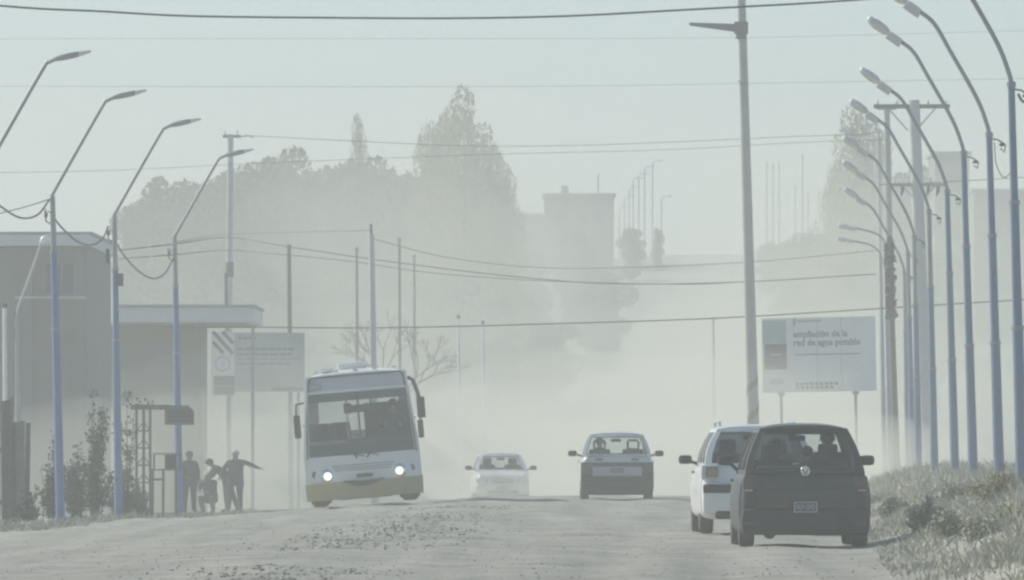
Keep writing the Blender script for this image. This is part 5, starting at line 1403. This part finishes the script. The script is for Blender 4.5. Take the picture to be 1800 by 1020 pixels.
# ------------------------------------------------------------------ stuff: grass, clods
def patchy(x, y, s=.7): return noise.noise(Vector((x * s, y * s * .25, 11)))
def blades(name, label, n, gen, m, hmin, hmax, wd, seed):
    random.seed(seed); mb = MB()
    for _ in range(n):
        x, y, k = gen()
        z = terrain(x, y) - .02; h = random.uniform(hmin, hmax) * k; a = random.uniform(0, 6.28); w = wd * random.uniform(.6, 1.4)
        lx, ly = random.gauss(0, .45) * h + .06 * h, random.gauss(0, .28) * h
        dx, dy = math.cos(a) * w, math.sin(a) * w
        pn = .55 + 1.1 * max(0, .5 + patchy(x, y, 1.3)); h *= pn; mb.v += [(x - dx, y - dy, z), (x + dx, y + dy, z), (x + lx * .4 + dx * .8, y + ly * .4 + dy * .8, z + h * .62), (x + lx, y + ly, z + h)]
        i = len(mb.v) - 4; mb.f += [(i, i + 1, i + 2), (i, i + 2, i + 3)]; mb.m += [0, 0]
    o = mb.build(name, M[m]); tag(o, label, 'grass', kind='stuff'); return o
def patchy(x, y, s=.7): return noise.noise(Vector((x * s, y * s * .25, 11)))
def bank():
    while True:
        y = 46 + 214 * random.random() ** 1.35; off = 6.1 + random.random() ** 1.1 * 7
        x = xc(y) + off
        q = patchy(x, y)
        if random.random() < .45 + q * .9: return x, y, sstep(5.6, 8.0, off) * .7 + .3
blades('dry_grass', 'dry pale grass covering the right bank', 80000, bank, 'drygrass', .04, .22, .0045, 71)
blades('grey_grass', 'grey weeds mixed into the dry grass of the right bank', 26000, bank, 'greygrass', .05, .24, .007, 72)
def verge():
    y = random.uniform(165, 240); x = xc(y) - 7.6 - random.random() ** 1.5 * 9
    return x, y, 1
blades('verge_grass', 'dark weedy grass along the left verge under the lamp posts', 16000, verge, 'greygrass', .04, .16, .008, 73)
def verge2():
    y = random.uniform(88, 175); x = xc(y) - 8.2 - random.random() * 6
    return x, y, 1
# clods
random.seed(80)
bm = bmesh.new(); bmesh.ops.create_icosphere(bm, subdivisions=1, radius=1)
cv = [v.co.copy() for v in bm.verts]; cf = [tuple(v.index for v in f.verts) for f in bm.faces]; bm.free()
def clods(name, label, n, gen, smin, smax, m):
    mb = MB(); 
    for _ in range(n):
        x, y = gen(); s = smin + (smax - smin) * random.random() ** 3
        k = [random.uniform(.75, 1.25) for _ in cv]; sx, sy, sz = s * random.uniform(.8, 1.5), s * random.uniform(.8, 1.5), s * random.uniform(.5, .9)
        c = Vector((x, y, terrain(x, y) + sz * .25))
        mb.add([c + Vector((v.x * sx * q, v.y * sy * q, v.z * sz * q)) for v, q in zip(cv, k)], cf)
    o = mb.build(name, M[m], None, 30); tag(o, label, 'gravel', kind='stuff'); return o
def wind():
    y = random.uniform(90, 205)
    while noise.noise(Vector((y * .06, 8, 1))) < -.05: y = random.uniform(90, 205)
    if True:
        pass
    wl = -0.1 - (y - 93) * .009 + random.gauss(0, .55) + 0.4 * noise.noise(Vector((y * .05, 2, 2)))
    return xc(y) + wl, y
def allroad():
    y = 88 + 150 * random.random() ** 1.6; return xc(y) + random.uniform(-7.5, 6.8), y
clods('clod_windrow', 'line of dark clods and gravel running diagonally across the dusty road', 3200, wind, .006, .024, 'clod')
clods('road_gravel', 'loose stones scattered over the dusty road', 7000, allroad, .005, .014, 'road')

# ------------------------------------------------------------------ dust
for lb, x, y, D, r, dn, sdd in [
    ('wide low layer of beige dust hanging over the whole street', 1000, 763, 335, (75, 350, 8.0), .00045, 20),
    ('low bright dust cloud rising behind the bus and the white car', 840, 835, 330, (12, 34, 3.0), .010, 1),
    ('dust cloud on the road beyond the boxy sedan', 1130, 790, 330, (9, 60, 3.4), .008, 2),
    ('wide pale dust cloud lying across the foot of the hill', 1010, 720, 500, (26, 60, 6.0), .0035, 3),
    ('dust drifting over the road beside the right billboard', 1420, 770, 420, (14, 50, 5.5), .005, 4),
    ('thin dust drifting behind the left billboard', 480, 790, 300, (8, 20, 3.4), .010, 5),
    ('pale dust drifting behind the waiting people', 360, 850, 294, (4.5, 9, 2.9), .035, 6),
    ('low dust in front of the warehouse wall', 90, 860, 249, (3.0, 8, 2.2), .03, 7),
    ('low dust whirling round the wheels of the oncoming white car', 850, 872, 266, (6.0, 10, .8), .035, 8),
    ('tall thin dust veil in front of the round trees', 470, 560, 500, (14, 16, 9.0), .013, 9),
    ('tall thin dust veil in front of the poplars', 800, 480, 480, (9, 18, 9.5), .012, 10),
    ('dust plume drifting up the hill road', 1130, 600, 560, (16, 50, 7), .003, 11),
    ('dust plume over the hillside below the square house', 960, 520, 545, (12, 26, 6), .005, 12),
    ('dust veil behind the row of blue lamp posts', 1600, 620, 430, (13, 50, 10.5), .009, 13),
    ('low rolling dust bank at the right roadside behind the cars', 1480, 840, 240, (3.6, 22, 1.5), .022, 14)]:
    dust(lb, P(x, y, D), r, dn, sdd)
